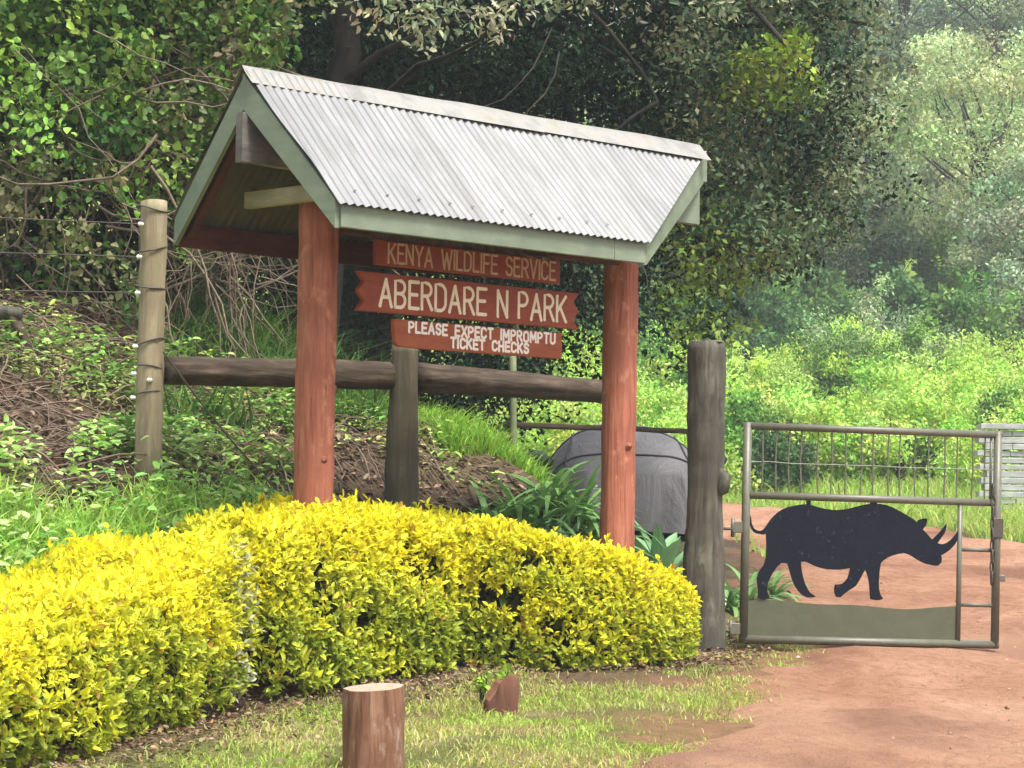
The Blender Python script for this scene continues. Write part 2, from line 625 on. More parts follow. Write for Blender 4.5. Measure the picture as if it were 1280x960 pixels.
def leaf_mesh(C, A, Nn, Ln, Wd, col, fine=True, fold=.25, curl=.15):
    """C base points, A axis, Nn normals; returns V, quads, cols. fine: two quads; else one folded pair drawn as one kite quad"""
    A = unit(A)
    S = unit(np.cross(A, Nn))
    U = np.cross(S, A)
    L = Ln[:, None]; W = Wd[:, None] * .5
    if fine:
        pts = [C,
               C + A * L * .32 + S * W * .95 + U * W * fold,
               C + A * L * .70 + S * W * .72 + U * (W * fold - L * curl * .3),
               C + A * L - U * L * curl,
               C + A * L * .70 - S * W * .72 + U * (W * fold - L * curl * .3),
               C + A * L * .32 - S * W * .95 + U * W * fold]
        V = np.stack(pts, 1).reshape(-1, 3)
        b = np.arange(len(C))[:, None] * 6
        Q = np.concatenate([b + np.array([[0, 1, 2, 3]]), b + np.array([[3, 4, 5, 0]])], 1).reshape(-1, 4)
        return V, Q, np.repeat(col, 6, 0)
    pts = [C, C + A * L * .5 + S * W, C + A * L - U * L * curl, C + A * L * .5 - S * W + U * W * fold]
    V = np.stack(pts, 1).reshape(-1, 3)
    Q = (np.arange(len(C))[:, None] * 4 + np.array([[0, 1, 2, 3]])).reshape(-1, 4)
    return V, Q, np.repeat(col, 4, 0)


def rand_dirs(n, rng=RNG):
    return unit(rng.normal(size=(n, 3)))


def palette(n, cols, var=.25, rng=RNG):
    cols = np.array(cols, float)
    c = cols[rng.integers(0, len(cols), n)]
    c = c * (1 + var * rng.normal(size=(n, 1)).clip(-1.6, 1.9)) * (1 + .08 * rng.normal(size=(n, 3)))
    return np.clip(c, .004, .9)


def blades(B, H, Wd, lean, col, rng=RNG):
    """grass blades: 5 points, quad + quad(tri) kept as quads"""
    n = len(B)
    an = rng.uniform(0, 2 * np.pi, n)
    dr = np.stack([np.cos(an), np.sin(an), np.zeros(n)], -1)
    an2 = rng.uniform(0, 2 * np.pi, n)
    sd_ = np.stack([np.cos(an2), np.sin(an2), np.zeros(n)], -1)
    H = H[:, None]; W = Wd[:, None] * .5; ln = lean[:, None]
    z = np.array([[0, 0, 1.]])
    p0 = B - z * .01
    p1 = B + z * H * .55 + dr * H * ln * .35
    p2 = B + z * H * (1 - .25 * ln) + dr * H * ln
    V = np.stack([p0 - sd_ * W, p0 + sd_ * W, p1 + sd_ * W * .8, p1 - sd_ * W * .8, p2 + sd_ * W * .12, p2 - sd_ * W * .12], 1).reshape(-1, 3)
    b = np.arange(n)[:, None] * 6
    Q = np.concatenate([b + np.array([[0, 1, 2, 3]]), b + np.array([[3, 2, 4, 5]])], 1).reshape(-1, 4)
    return V, Q, np.repeat(col, 6, 0)


# ------------------------------------------------------------------ ground
def axis(parts):
    return np.unique(np.concatenate([np.linspace(a, b, n) for a, b, n in parts]))


gx = axis([(-160, -20, 24), (-20, -5, 40), (-5, 5, 140), (5, 14, 70), (14, 30, 20), (30, 160, 20)])
gy = axis([(-30, 6, 30), (6, 20, 170), (20, 42, 110), (42, 80, 60), (80, 190, 30)])
GX, GY = np.meshgrid(gx, gy)
inroad = poly_mask(ROAD_POLY, GX.ravel(), GY.ravel()).reshape(GX.shape)
GZ = ground_z(GX, GY)
nx, ny = len(gx), len(gy)
gv = np.stack([GX, GY, GZ], -1).reshape(-1, 3)
idx = np.arange(nx * ny).reshape(ny, nx)
gq = np.stack([idx[:-1, :-1], idx[:-1, 1:], idx[1:, 1:], idx[1:, :-1]], -1).reshape(-1, 4)
s_, t_ = bank_st(gv[:, 0], gv[:, 1])
tp_ = t_ - .35 * np.maximum(s_, 0)
n1 = n_patch(gv[:, :2]); n2 = n_patch2(gv[:, :2])
c_soil = np.array([.17, .10, .07]); c_pink = np.array([.33, .2, .14]); c_grass = np.array([.15, .17, .05]); c_straw = np.array([.3, .26, .12]); c_lit = np.array([.15, .105, .07]); c_lush = np.array([.09, .16, .03])
m_straw = sstep(-.3, .6, n1)[:, None]; m_pink = sstep(.4, 1.1, n2 + .4 * n1)[:, None]
near = c_straw * m_straw + c_grass * (1 - m_straw)
near = near * (1 - m_pink) + c_pink * m_pink
bankc = c_lit * (.7 + .3 * sstep(-1, 1, n2))[:, None] + c_lush * (.35 * sstep(.2, 1.2, n1))[:, None]
wb = sstep(-1.1, -.2, tp_)[:, None]
gc = near * (1 - wb) + bankc * wb
hedge_d = np.abs(t_ + .75)
ws = (sstep(.9, .2, hedge_d) * (s_ < 2.6) * (s_ > -3))[:, None]
gc = gc * (1 - ws * .8) + c_soil * ws * .8
# red earth spills over the road's shoulder
dr = np.abs(gv[:, 0] - road_left_x(gv[:, 1]))
wr = (sstep(.55, .0, dr + .15 * n2) * (gv[:, 1] < 24) * (gv[:, 1] > 2))[:, None] * .75
gc = gc * (1 - wr) + np.array([.34, .17, .105]) * wr
farw = sstep(27, 33, gv[:, 1])[:, None]
gc = gc * (1 - farw) + np.array([.2, .32, .05]) * farw
ground = fast_mesh('ground', gv, quads=gq, cols=gc, mat=M['ground'], smooth=True)
tag(ground, kind='structure')

# road: a sheet of packed red earth, a little above the ground, ruts and ragged shoulder
W_ = 46
rv, rf = [], []
rj = Noise(11, 2.5, 4, 2)
rut = Noise(12, 1.3, 3, 2)
for i in range(260):
    a, b = RL[i], RR[i]
    ja = float(rj(np.array([[i * .35, 0.]]))[0]) * .09
    a2 = a + (a - b) / np.linalg.norm(a - b) * ja
    for k in range(W_):
        u = k / (W_ - 1)
        p = a2 * (1 - u) + b * u
        rv.append((p[0], p[1], u))
rv = np.array(rv)
u = rv[:, 2]
zz = ground_z(rv[:, 0], rv[:, 1]) + .012
zz += .018 - .024 * np.exp(-((u - .22) / .045) ** 2) - .024 * np.exp(-((u - .50) / .045) ** 2)
zz -= .018 * (1 - sstep(0, .06, u))
zz += .006 * rut(rv[:, :2] * 3) * np.minimum(u * 6, 1)
zz = np.maximum(zz, ground_z(rv[:, 0], rv[:, 1]) + .006)
zz[u <= 0] -= .03
rv[:, 2] = zz
rq = [(i * W_ + k, i * W_ + k + 1, (i + 1) * W_ + k + 1, (i + 1) * W_ + k) for i in range(259) for k in range(W_ - 1)]
rq = [q[::-1] for q in rq] if False else rq
track = sum(np.exp(-((u - c_) / w_) ** 2) for c_, w_ in ((.10, .035), (.24, .04), (.43, .045), (.58, .045)))
track = np.clip(track * (.75 + .25 * n_patch(rv[:, :2] * .6)), 0, 1)
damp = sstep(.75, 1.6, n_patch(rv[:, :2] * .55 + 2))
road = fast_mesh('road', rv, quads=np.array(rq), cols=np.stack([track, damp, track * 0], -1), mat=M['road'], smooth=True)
tag(road, kind='structure')


# ------------------------------------------------------------------ sign shelter
ZR, ZE = 2.0991 + CAM_H, 1.4128 + CAM_H
WH, OA, OPL, LP, OB, OPR = .6556, .4445, .0672, 2.2784, .7656, 1.2597


def SH(u, n, z):
    return O1 + D * u + N * n + ZV * z


shelter = empty('sign_shelter', (O1.x + .8, O1.y + .8, float(ground_z(O1.x + .8, O1.y + .8, False))))
tag(shelter, 'wooden sign shelter with red log posts under a grey corrugated iron roof', 'shelter')


def log_pts(a, b, n, jit=.008, seed=0):
    g = random.Random(seed)
    a, b = Vector(a), Vector(b)
    return [a.lerp(b, i / n) + Vector((g.uniform(-jit, jit), g.uniform(-jit, jit), 0)) for i in range(n + 1)]


def groove(m, pts, seed, amp=.035, deep=.07):
    """long checks and flutes down a log, as real relief"""
    V = np.array([tuple(v) for v in m.v])
    a, b = np.array(pts[0]), np.array(pts[-1])
    ax = (b - a) / np.linalg.norm(b - a)
    f = (V - a) @ ax
    c = a + f[:, None] * ax
    d = V - c
    L = np.linalg.norm(b - a)
    r = np.linalg.norm(d, axis=1, keepdims=True)
    q = np.concatenate([d / np.maximum(r, 1e-6) * 1.0, f[:, None] * .35], 1)
    n1 = Noise(seed + 500, 3.0, 3, 4)(q)
    n2 = Noise(seed + 600, 9.0, 2, 4)(q)
    k = 1 + amp * n1 * .5 - deep * np.clip(n2 - 1.0, 0, .8)
    m.v = [tuple(x) for x in c + d * k[:, None]]


def log_post(name, base, top, r0, r1, mat, parent, wob, seed, sides=20, n=30, jit=.003):
    pts = log_pts(base, top, n, jit, seed)
    rr = [r0 + (r1 - r0) * i / n for i in range(n + 1)]
    m = MB().tube(pts, rr, sides * 2, True, wob, seed)
    groove(m, pts, seed)
    o = m.build(name, mat, parent, True)
    # flat caps stay flat
    fl = o.data.polygons
    fl[len(fl) - 1].use_smooth = False
    fl[len(fl) - 2].use_smooth = False
    return o


for k, (uu, lean) in enumerate(((0, .0), (LP, .012))):
    b0 = SH(uu, 0, 0); b0.z = float(ground_z(b0.x, b0.y)) - .15
    tp = SH(uu + lean, 0, ZR - .47)
    p = log_post('post', b0, tp, .106, .099, M['post'], shelter, .06, 21 + k)
    # knots and a split branch scar on the camera side
    for zk, an in (((1.98, -.62), (1.62, .25)) if k == 0 else ((2.42, -.7), (1.75, .1))):
        c = b0.copy(); c.z = zk
        dirv = (N * math.cos(an) - D * math.sin(an))
        m = MB()
        m.tube([c + dirv * .08, c + dirv * .102, c + dirv * .106, c + dirv * .101], [.026, .021, .014, .007], 12, True, .2, k)
        m.build('knot', M['post'], p, True)

# ridge beam, tie beam, collar ties, rafters, purlins
MB().box(SH((LP + OB - .22 - OA - OPL - .02) / 2, 0, ZR - .335), D * ((LP + OB - .22 + OA + OPL + .02) / 2), N * .026, ZV * .125, .004).build('ridge_beam', M['greybeam'], shelter)
g_end = MB().box(SH(LP + OB - .19, 0, ZR - .345), D * .10, N * .028, ZV * .108, .003)
g_end.build('beam_end', M['green'], shelter)
MB().box(SH(LP / 2, .03, ZE - .02 + .01), D * (LP / 2 + .02), N * .035, ZV * .06, .006).build('tie_beam', M['redbeam'], shelter)
MB().box(SH(LP / 2 - .3, .075, ZE - .075), D * (.55), N * .012, ZV * .022, .003).build('sign_batten', M['stem'], shelter)
sl = Vector((0, 0, 0)) + N * WH - ZV * (ZR - ZE)
SLF = sl.normalized()                       # down the front slope
SLB = (-N * WH - ZV * (ZR - ZE)).normalized()
NF = (N * (ZR - ZE) + ZV * WH).normalized()
NBk = (-N * (ZR - ZE) + ZV * WH).normalized()
SLEN = sl.length


def gable_u(v, side):
    """u of the gable edge at slope fraction v (0 ridge, 1 eave)"""
    return -(OA + OPL) + OPL * v if side == 0 else LP + OB - OPR * v


def barge(side, slope, inset, depth, thick, name, mat, drop, v0=0.0, v1=1.0):
    s = SLF if slope > 0 else SLB
    nn = NF if slope > 0 else NBk
    q = []
    for v in (v0, v1):
        uu = gable_u(v, side) + (inset if side == 0 else -inset)
        q.append(SH(uu, 0, ZR) + s * (SLEN * v) - nn * drop)
    a, b = q
    dn = -nn
    # board stands on its edge: thickness along the ridge, depth away from the roof (vertical cut at both ends)
    pa = [a, b, b - ZV * depth * 1.1, a - ZV * depth * 1.38]
    vv = []
    for t in (-thick / 2, thick / 2):
        vv += [x + D * t for x in pa]
    m = MB().add(vv, [(0, 1, 2, 3), (7, 6, 5, 4), (0, 4, 5, 1), (1, 5, 6, 2), (2, 6, 7, 3), (3, 7, 4, 0)])
    return m.build(name, mat, shelter)


for side in (0, 1):
    for slope in (1, -1):
        barge(side, slope, .016 if slope > 0 else .017, .125, .026, 'barge_board', M['green'], .014, 0.0 if slope > 0 else 0.0, .985)
        barge(side, slope, .085, .10, .05, 'rafter', M['redbeam'], .03, .03, .955)
for uu in (.45, 1.15):
    for slope in (1, -1):
        s = SLF if slope > 0 else SLB
        nn = NF if slope > 0 else NBk
        c = SH(uu, 0, ZR) + s * (SLEN * .5) - nn * .075
        MB().box(c, s * (SLEN * .45), nn * .045, D * .024, .004).build('rafter', M['redbeam'], shelter)
# collar ties across the gable
for uu, mt in ((-.16, 'palewood'), (LP + .02, 'palewood')):
    hw = .36
    MB().box(SH(uu, -.03, ZR - .585), N * (hw + (.0 if uu < 0 else -.05)), D * .022, ZV * .043, .004).build('collar_tie', M[mt], shelter)
# fascias
def fascia(u0, u1, sgn, z1, h, th, mat, name='fascia_board'):
    c = SH((u0 + u1) / 2, sgn * (WH - .018), z1 - h / 2)
    return MB().box(c, D * ((u1 - u0) / 2), N * (th / 2), ZV * (h / 2), .004).build(name, mat, shelter)
uE0, uE1 = -OA + .03, LP + OB - OPR - .012
uj = uE1 - .245
fascia(uE0, uj - .003, 1, ZE - .018, .115, .026, M['green'])
fascia(uj, uE1, 1, ZE - .016, .117, .028, M['green'])
fascia(uE0, uE1, -1, ZE - .018, .125, .026, M['redbeam'])

# corrugated sheets
PITCHC = .053
def corr_sheet(u0, u1, slope, lift, seed):
    s = SLF if slope > 0 else SLB
    nn = NF if slope > 0 else NBk
    g = Noise(40, 2.0, 3, 2)
    nu = max(3, int((u1 - u0) / PITCHC * 8))
    rows = 7
    V, Q = [], []
    us = np.linspace(u0, u1, nu + 1)
    for uu in us:
        ve = 1.0
        vs0 = 0.0
        if uu > LP + OB - OPR:
            ve = (LP + OB - uu) / OPR
        if uu < -OA:
            ve = (uu + OA + OPL) / OPL
        ve = max(ve, .01)
        for r in range(rows + 1):
            v = vs0 + (ve - vs0) * r / rows
            h = .0065 * math.sin(2 * math.pi * uu / PITCHC) + .004 * float(g(np.array([[uu * 1.2, v * 2]]))[0]) + lift
            V.append(SH(uu, 0, ZR) + s * (SLEN * (v * 1.03)) + nn * h)
    R = rows + 1
    for i in range(nu):
        for r in range(rows):
            q = (i * R + r, i * R + r + 1, (i + 1) * R + r + 1, (i + 1) * R + r)
            Q.append(q if slope > 0 else q[::-1])
    nv_ = len(V)
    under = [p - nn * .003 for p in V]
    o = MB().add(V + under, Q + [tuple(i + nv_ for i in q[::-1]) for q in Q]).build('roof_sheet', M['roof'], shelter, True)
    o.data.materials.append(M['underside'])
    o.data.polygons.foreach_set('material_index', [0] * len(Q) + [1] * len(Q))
    return o


edges_u = [-(OA + OPL), .30, 1.08, 1.86, 2.56, LP + OB - .003]
for i in range(5):
    for slope in (1, -1):
        corr_sheet(edges_u[i], edges_u[i + 1] + (.05 if i < 4 else 0), slope, .004 + .0012 * (i % 2), 40 + i)

# ridge cap: bent sheet laid in two lengths, its lower lip lifted over the corrugations
def ridge_cap(u0, u1, lift, seed):
    g = Noise(seed, 3.5, 3, 2)
    V, Q = [], []
    n = int((u1 - u0) / .05)
    prof = [(-1, .108), (-1, .06), (-1, .02), (0, 0), (1, .02), (1, .06), (1, .108)]
    for i in range(n + 1):
        uu = u0 + (u1 - u0) * i / n
        for sd, dist in prof:
            s, nn = (SLF, NF) if sd >= 0 else (SLB, NBk)
            w = float(g(np.array([[uu, dist * 3 + sd]]))[0])
            if sd == 0:
                p = SH(uu, 0, ZR + .030 + lift + .003 * w)
            else:
                du = 0
                p = SH(uu + du, 0, ZR) + s * (dist + .004 * w) + nn * (.0135 + lift + .003 * w)
            V.append(p)
    k = len(prof)
    for i in range(n):
        for j in range(k - 1):
            Q.append((i * k + j, i * k + j + 1, (i + 1) * k + j + 1, (i + 1) * k + j))
    MB().add(V, Q).build('ridge_cap', M['ridge'], shelter, True)


ridge_cap(-(OA + OPL) - .01, 1.55, 0, 61)
ridge_cap(1.50, LP + OB - .06, .004, 62)
# roofing nails
for i in range(14):
    uu = -.3 + i * .2
    c = SH(round(uu / PITCHC) * PITCHC + PITCHC * .25, 0, ZR) + SLF * (SLEN * .93) + NF * .016
    if uu < LP + OB - OPR - .1:
        MB().tube([c, c + NF * .006], [.009, .006], 6).build('nail', M['ridge'], shelter)


# ------------------------------------------------------------------ lettering
def arc(cx, cy, rx, ry, a0, a1, n=9):
    return [(cx + rx * math.cos(rad(a0 + (a1 - a0) * i / n)), cy + ry * math.sin(rad(a0 + (a1 - a0) * i / n))) for i in range(n + 1)]


GL = {
    'A': (.56, [[(0, 0), (.28, 1), (.56, 0)], [(.1, .34), (.46, .34)]]),
    'B': (.50, [[(0, 0), (0, 1), (.25, 1)] + arc(.25, .76, .22, .24, 90, -90) + [(0, .52)], [(.22, .52)] + arc(.24, .26, .25, .26, 90, -90) + [(0, 0)]]),
    'C': (.50, [arc(.26, .72, .25, .28, 20, 180) + arc(.26, .28, .25, .28, 180, 340)]),
    'D': (.52, [[(0, 0), (0, 1), (.2, 1)] + arc(.22, .7, .29, .3, 90, 0) + arc(.22, .3, .29, .3, 0, -90) + [(0, 0)]]),
    'E': (.44, [[(.44, 0), (0, 0), (0, 1), (.44, 1)], [(0, .52), (.37, .52)]]),
    'F': (.44, [[(0, 0), (0, 1), (.44, 1)], [(0, .52), (.36, .52)]]),
    'H': (.50, [[(0, 0), (0, 1)], [(.5, 0), (.5, 1)], [(0, .52), (.5, .52)]]),
    'I': (.02, [[(.01, 0), (.01, 1)]]),
    'K': (.50, [[(0, 0), (0, 1)], [(.48, 1), (.03, .42)], [(.17, .58), (.5, 0)]]),
    'L': (.40, [[(0, 1), (0, 0), (.4, 0)]]),
    'M': (.62, [[(0, 0), (.03, 1), (.31, .3), (.59, 1), (.62, 0)]]),
    'N': (.50, [[(0, 0), (0, 1), (.5, 0), (.5, 1)]]),
    'O': (.52, [arc(.26, .72, .26, .28, 0, 180) + arc(.26, .28, .26, .28, 180, 360) + [(.52, .72)]]),
    'P': (.48, [[(0, 0), (0, 1), (.22, 1)] + arc(.22, .74, .25, .26, 90, -90) + [(0, .48)]]),
    'R': (.50, [[(0, 0), (0, 1), (.22, 1)] + arc(.22, .75, .25, .25, 90, -90) + [(0, .5)], [(.24, .5), (.5, 0)]]),
    'S': (.46, [arc(.23, .76, .22, .24, 15, 180) + arc(.23, .76, .22, .24, 180, 260, 4) + arc(.23, .26, .23, .26, 80, -165, 14)]),
    'T': (.50, [[(.25, 0), (.25, 1)], [(0, 1), (.5, 1)]]),
    'U': (.50, [[(0, 1), (0, .28)] + arc(.25, .27, .25, .27, 180, 360) + [(.5, 1)]]),
    'V': (.54, [[(0, 1), (.27, 0), (.54, 1)]]),
    'W': (.76, [[(0, 1), (.19, 0), (.38, .85), (.57, 0), (.76, 1)]]),
    'X': (.50, [[(0, 0), (.5, 1)], [(0, 1), (.5, 0)]]),
    'Y': (.52, [[(0, 1), (.26, .5), (.52, 1)], [(.26, .5), (.26, 0)]]),
}


def lettering(text, u0, u1, z0, h, off, r, mat, parent, gap=.2, space=.55, slant=0):
    adv, x = [], 0
    for ch in text:
        if ch == ' ':
            x += space
            continue
        adv.append((ch, x))
        x += GL[ch][0] + gap
    tot = x - gap
    sx = (u1 - u0) / tot
    g = random.Random(text)
    words, last = [], None
    for ch, ox in adv:
        if last is None or ox - last > gap + .02:
            words.append([])
        words[-1].append((ch, ox))
        last = ox + GL[ch][0]
    for wd in words:
        letter_word(wd, g, u0, sx, off, z0, h, r, mat, parent)


def letter_word(wd, g, u0, sx, off, z0, h, r, mat, parent):
    m = MB()
    for ch, ox in wd:
        dy, dxx = g.uniform(-.02, .02), g.uniform(-.012, .012)
        for st in GL[ch][1]:
            pts = [SH(u0 + (ox + a + dxx) * sx, off, z0 + (b + dy) * h) for a, b in st]
            # subdivide so the tube keeps its width at sharp corners
            for p, q in zip(pts[:-1], pts[1:]) if len(st) < 6 else ():
                m.tube([p, q], r, 8, True, squash=(N, .3))
            if len(st) >= 6:
                m.tube(pts, r, 8, True, squash=(N, .3))
            for p in pts if len(st) < 6 else (pts[0], pts[-1]):
                m.tube([p - N * r * .28, p + N * r * .28], r, 8, True)
    m.build('lettering', mat, parent)


SO = .12     # boards hang a hand's width in front of the post axis


def sign_board(outline, mat, label, thick=.032):
    m = MB().prism(outline, D, ZV, O1 + N * SO, N, thick)
    o = m.build('sign_board', M[mat], None, False)
    tag(o, label, 'sign', 'sign boards hung under the shelter roof')
    bv = o.modifiers.new('edge', 'BEVEL')
    bv.width = .004; bv.segments = 1; bv.limit_method = 'ANGLE'
    return o


def hooks(parent, us, z0, z1):
    for uu in us:
        a, b = SH(uu, SO, z0), SH(uu, SO, z1)
        mid = (a + b) / 2
        m = MB()
        loop = [mid + D * (.008 * math.cos(t)) + ZV * ((z1 - z0) * .62 * math.sin(t)) for t in np.linspace(0, 2 * math.pi, 11)]
        m.tube(loop, .0025, 5, False)
        m.build('hook', M['wire'], parent)


z = lambda v: v + CAM_H
s1 = sign_board([(.272, z(1.1864)), (1.643, z(1.1864)), (1.643, z(1.3177)), (.272, z(1.3177))], 'sign',
                'dark red board reading KENYA WILDLIFE SERVICE, topmost of the three')
lettering('KENYA WILDLIFE SERVICE', .355, 1.60, z(1.204), .098, SO + .017, .0068, M['letter_tan'], s1)
hooks(s1, (.35, .95, 1.56), z(1.30), z(1.43))
zz0, zz1 = z(.9418), z(1.1459)
hh = zz1 - zz0
s2 = sign_board([(.1455, zz0), (1.803, zz0), (1.755, zz0 + hh * .25), (1.80, zz0 + hh * .5), (1.752, zz0 + hh * .75), (1.803, zz1),
                 (.1455, zz1), (.195, zz1 - hh * .25), (.148, zz1 - hh * .5), (.196, zz1 - hh * .75)], 'sign',
                'widest red board with notched ends reading ABERDARE N PARK')
lettering('ABERDARE N PARK', .300, 1.690, z(.9775), .138, SO + .017, .0098, M['letter_cream'], s2, gap=.2, space=.45)
hooks(s2, (.4, .82, 1.2, 1.5), z(1.135), z(1.197))
s3 = sign_board([(.415, z(.79)), (.44, z(.772)), (.6, z(.768)), (1.6655, z(.77)), (1.6655, z(.9147)), (.4026, z(.9147))], 'sign2',
                'orange-red board asking for ticket checks, lowest of the three')
lettering('PLEASE EXPECT IMPROMPTU', .508, 1.604, z(.851), .053, SO + .017, .0072, M['letter_white'], s3, gap=.26, space=.7)
lettering('TICKET CHECKS', .812, 1.395, z(.788), .05, SO + .017, .0072, M['letter_white'], s3, gap=.26, space=.7)
hooks(s3, (.6, .95, 1.3, 1.55), z(.905), z(.953))


# ------------------------------------------------------------------ rail fence behind the shelter
FO = O1 - N * 1.2
def FN(sv, zv):
    p = FO + D * sv
    return Vector((p.x, p.y, zv))


fence = empty('rail_fence', FN(-.14, float(ground_z(*FN(-.14, 0)[:2]))))
tag(fence, 'old log rail fence with wire-wrapped pale post behind the sign shelter', 'fence')
b0 = FN(-.17, float(ground_z(*FN(-.14, 0)[:2])) - .2); t0 = P(193, 252, b0.y)
fp = log_post('post', b0, t0, .078, .068, M['fencepost'], fence, .05, 31, 18)
ptop = t0
for k, py in enumerate((262, 314, 360, 428, 458, 492)):
    c = P(190 - k * 1.5, py, b0.y - .0)
    ring = [c + Vector((math.cos(a) * .083, math.sin(a) * .083, .006 * math.sin(a * 2 + k) + (.02 * math.cos(a) if k % 2 else -.012 * math.cos(a)))) for a in np.linspace(0, 2 * math.pi, 17)]
    MB().tube(ring, .005, 5, False).build('wire_wrap', M['wire'], fp, True)
for k, (px, py) in enumerate(((176, 280), (174, 321), (172, 366), (169, 433), (167, 467), (187, 475), (166, 497))):
    c = P(px, py, b0.y - .085)
    MB().tube([c - D * .016, c - D * .008, c, c + D * .008, c + D * .016], [.006, .012, .008, .012, .006], 10).build('insulator', M['insul'], fp, True)
p2 = FN(1.69, float(ground_z(*FN(1.69, 0)[:2])) - .2); t2 = P(506, 432, p2.y)
log_post('post', p2, t2, .112, .082, M['darkpost'], fence, .06, 33, 18)
ra, rb, rc = P(207, 463, 12.78), P(520, 472, FN(1.75, 0).y + .02), P(752, 490, 15.3)
rb2 = P(497, 470, FN(1.6, 0).y + .10)
for a, b, r0, r1, sd in ((ra, rb2, .077, .082, 41), (rb, rc, .088, .080, 42)):
    n = 30
    pts = [a.lerp(b, i / n) + ZV * random.uniform(-.003, .003) for i in range(n + 1)]
    mr = MB().tube(pts, [r0 + (r1 - r0) * i / n for i in range(n + 1)], 36, True, .05, sd)
    groove(mr, pts, sd, .06, .12)
    mr.build('rail', M['rail'], fence, True)
# strands running off to the left from the pale post, and one slack guy wire
for k, py in enumerate((280, 321, 366)):
    a = P(176, py, b0.y - .07)
    e = a + Vector((-6.2, 2.6 + .2 * k, .65 - .1 * k))
    pts = [a.lerp(e, i / 16) - ZV * (.06 * math.sin(math.pi * i / 16)) for i in range(17)]
    MB().tube(pts, .0035, 4, False).build('wire', M['wire'], fence)
a, e = P(204, 440, b0.y - .06), P(345, 612, 13.1)
MB().tube([a.lerp(e, i / 10) - ZV * .03 * math.sin(math.pi * i / 10) for i in range(11)], .006, 5, False).build('wire', M['wire'], fence)

# thin green pole with light rails further back
pf = empty('pole_fence', P(642, 640, 18.5))
pf.location.z = float(ground_z(pf.location.x, pf.location.y))
tag(pf, 'thin lichen-green pole with slim dark rail behind the log fence', 'fence')
a = Vector(pf.location) - ZV * .1
MB().tube(log_pts(a, P(642, 440, 18.5), 8, .006, 5), .028, 10, True, .05, 5).build('pole', M['polegreen'], pf, True)
for ya, yb, xe in ((531, 540, 880),):
    a, e = P(630, ya, 18.55), P(xe, yb, 19.6)
    MB().tube([a.lerp(e, i / 8) + ZV * random.uniform(-.008, .008) for i in range(9)], .022, 8, True, .08, 6).build('rail', M['rail'], pf, True)
e = Vector((P(880, 540, 19.6).x, 19.6, 0)); e.z = float(ground_z(e.x, e.y)) - .1
MB().tube(log_pts(e, P(880, 520, 19.6), 6, .006, 9), .035, 10, True, .05, 9).build('pole', M['rail'], pf, True)


# ------------------------------------------------------------------ gate post and gate
gp = P(878, 795, 13.90)
gz = float(ground_z(gp.x, gp.y))
gb, gt = Vector((gp.x + .0, gp.y, gz - .2)), P(883, 428, 13.90)
m = MB()
n = 44
pts = log_pts(gb, gt, n, .004, 3)
rr = [.134 - .027 * min(1, i / n * 1.5) + .005 * math.sin(i * .21) + .003 * math.sin(i * .47) for i in range(n + 1)]
rr[-1] *= .95
m.tube(pts, rr, 60, True, .03, 77)
groove(m, pts, 77, .07, .16)
gpo = m.build('gate_post', M['gatepost'], None, True, (gb.x, gb.y, gz))
gpo.data.polygons[len(gpo.data.polygons) - 1].use_smooth = False
tag(gpo, 'thick weathered grey log post that carries the metal gate', 'post')
m = MB()
c = P(905, 607, 13.87)
m.tube([c - Vector((.05, 0, .06)), c - Vector((.015, 0, .02)), c + Vector((.0, -.01, .05)), c - Vector((.05, 0, -.12))], [.02, .05, .045, .01], 10, True, .1, 8)
m.build('burl', M['gatepost'], gpo, True)
# the sawn end, ringed with checks
capc = gt + ZV * .002
m = MB(); m.tube([capc, capc + ZV * .004], [.103, .10], 26, True, .06, 77)
m.build('sawn_top', M['cutgrey'], gpo)

GA = rad(9)
GD = Vector((math.cos(GA) , math.sin(GA), -.017)).normalized()        # along the gate, it sags a little
GN = Vector((math.sin(GA), -math.cos(GA), 0))
GU = Vector((.012, 0, 1)).normalized()
G0 = P(929, 799, 13.95)                        # lower hinge corner
gate = empty('metal_gate', (G0.x, G0.y, float(ground_z(G0.x, G0.y))))
tag(gate, 'olive grey tubular metal gate with black rhino cut-out across the road', 'gate')
GW = 325 / F_PX * 14.07
GH = 266 / F_PX * 13.95
GM = 179.5 / F_PX * 13.95


def GP(u, v, n=0):
    return G0 + GD * u + GU * v + GN * n


def pipe(a, b, r, name='frame_tube', mat='pipe', parent=gate, sides=12):
    return MB().tube([a, b], r, sides).build(name, M[mat], parent, True)


R_ = .0225
pipe(GP(-.0, 0), GP(GW + .02, 0), R_ + .002)
pipe(GP(0, GH), GP(GW + .02, GH), R_)
pipe(GP(0, GM), GP(GW, GM), R_)
pipe(GP(0, -.02), GP(0, GH + .02), R_ + .003)
pipe(GP(GW, -.02), GP(GW, GH + .02), R_ + .003)
ub = 277 / F_PX * 14.05
pipe(GP(ub, 0), GP(ub, GM), .0155)
pipe(GP(GW - .043, GM - .0), GP(GW - .043, GH), .008)
for vv in (.235, .565):
    pipe(GP(ub, vv), GP(GW, vv), .012)
# welded mesh in the upper panel
nb = 18
for i in range(1, nb):
    uu = GW * i / nb + random.uniform(-.012, .012)
    bend = random.uniform(-.012, .012)
    MB().tube([GP(uu, GM), GP(uu + bend, (GM + GH) / 2, random.uniform(-.008, .008)), GP(uu + bend * .2, GH)], .0052, 5, False).build('mesh_wire', M['pipe'], gate)
for vv in (GM + .2,):
    pts = [GP(GW * i / 12, vv + random.uniform(-.006, .006), .006) for i in range(13)]
    MB().tube(pts, .0026, 5, False).build('mesh_wire', M['pipe'], gate)
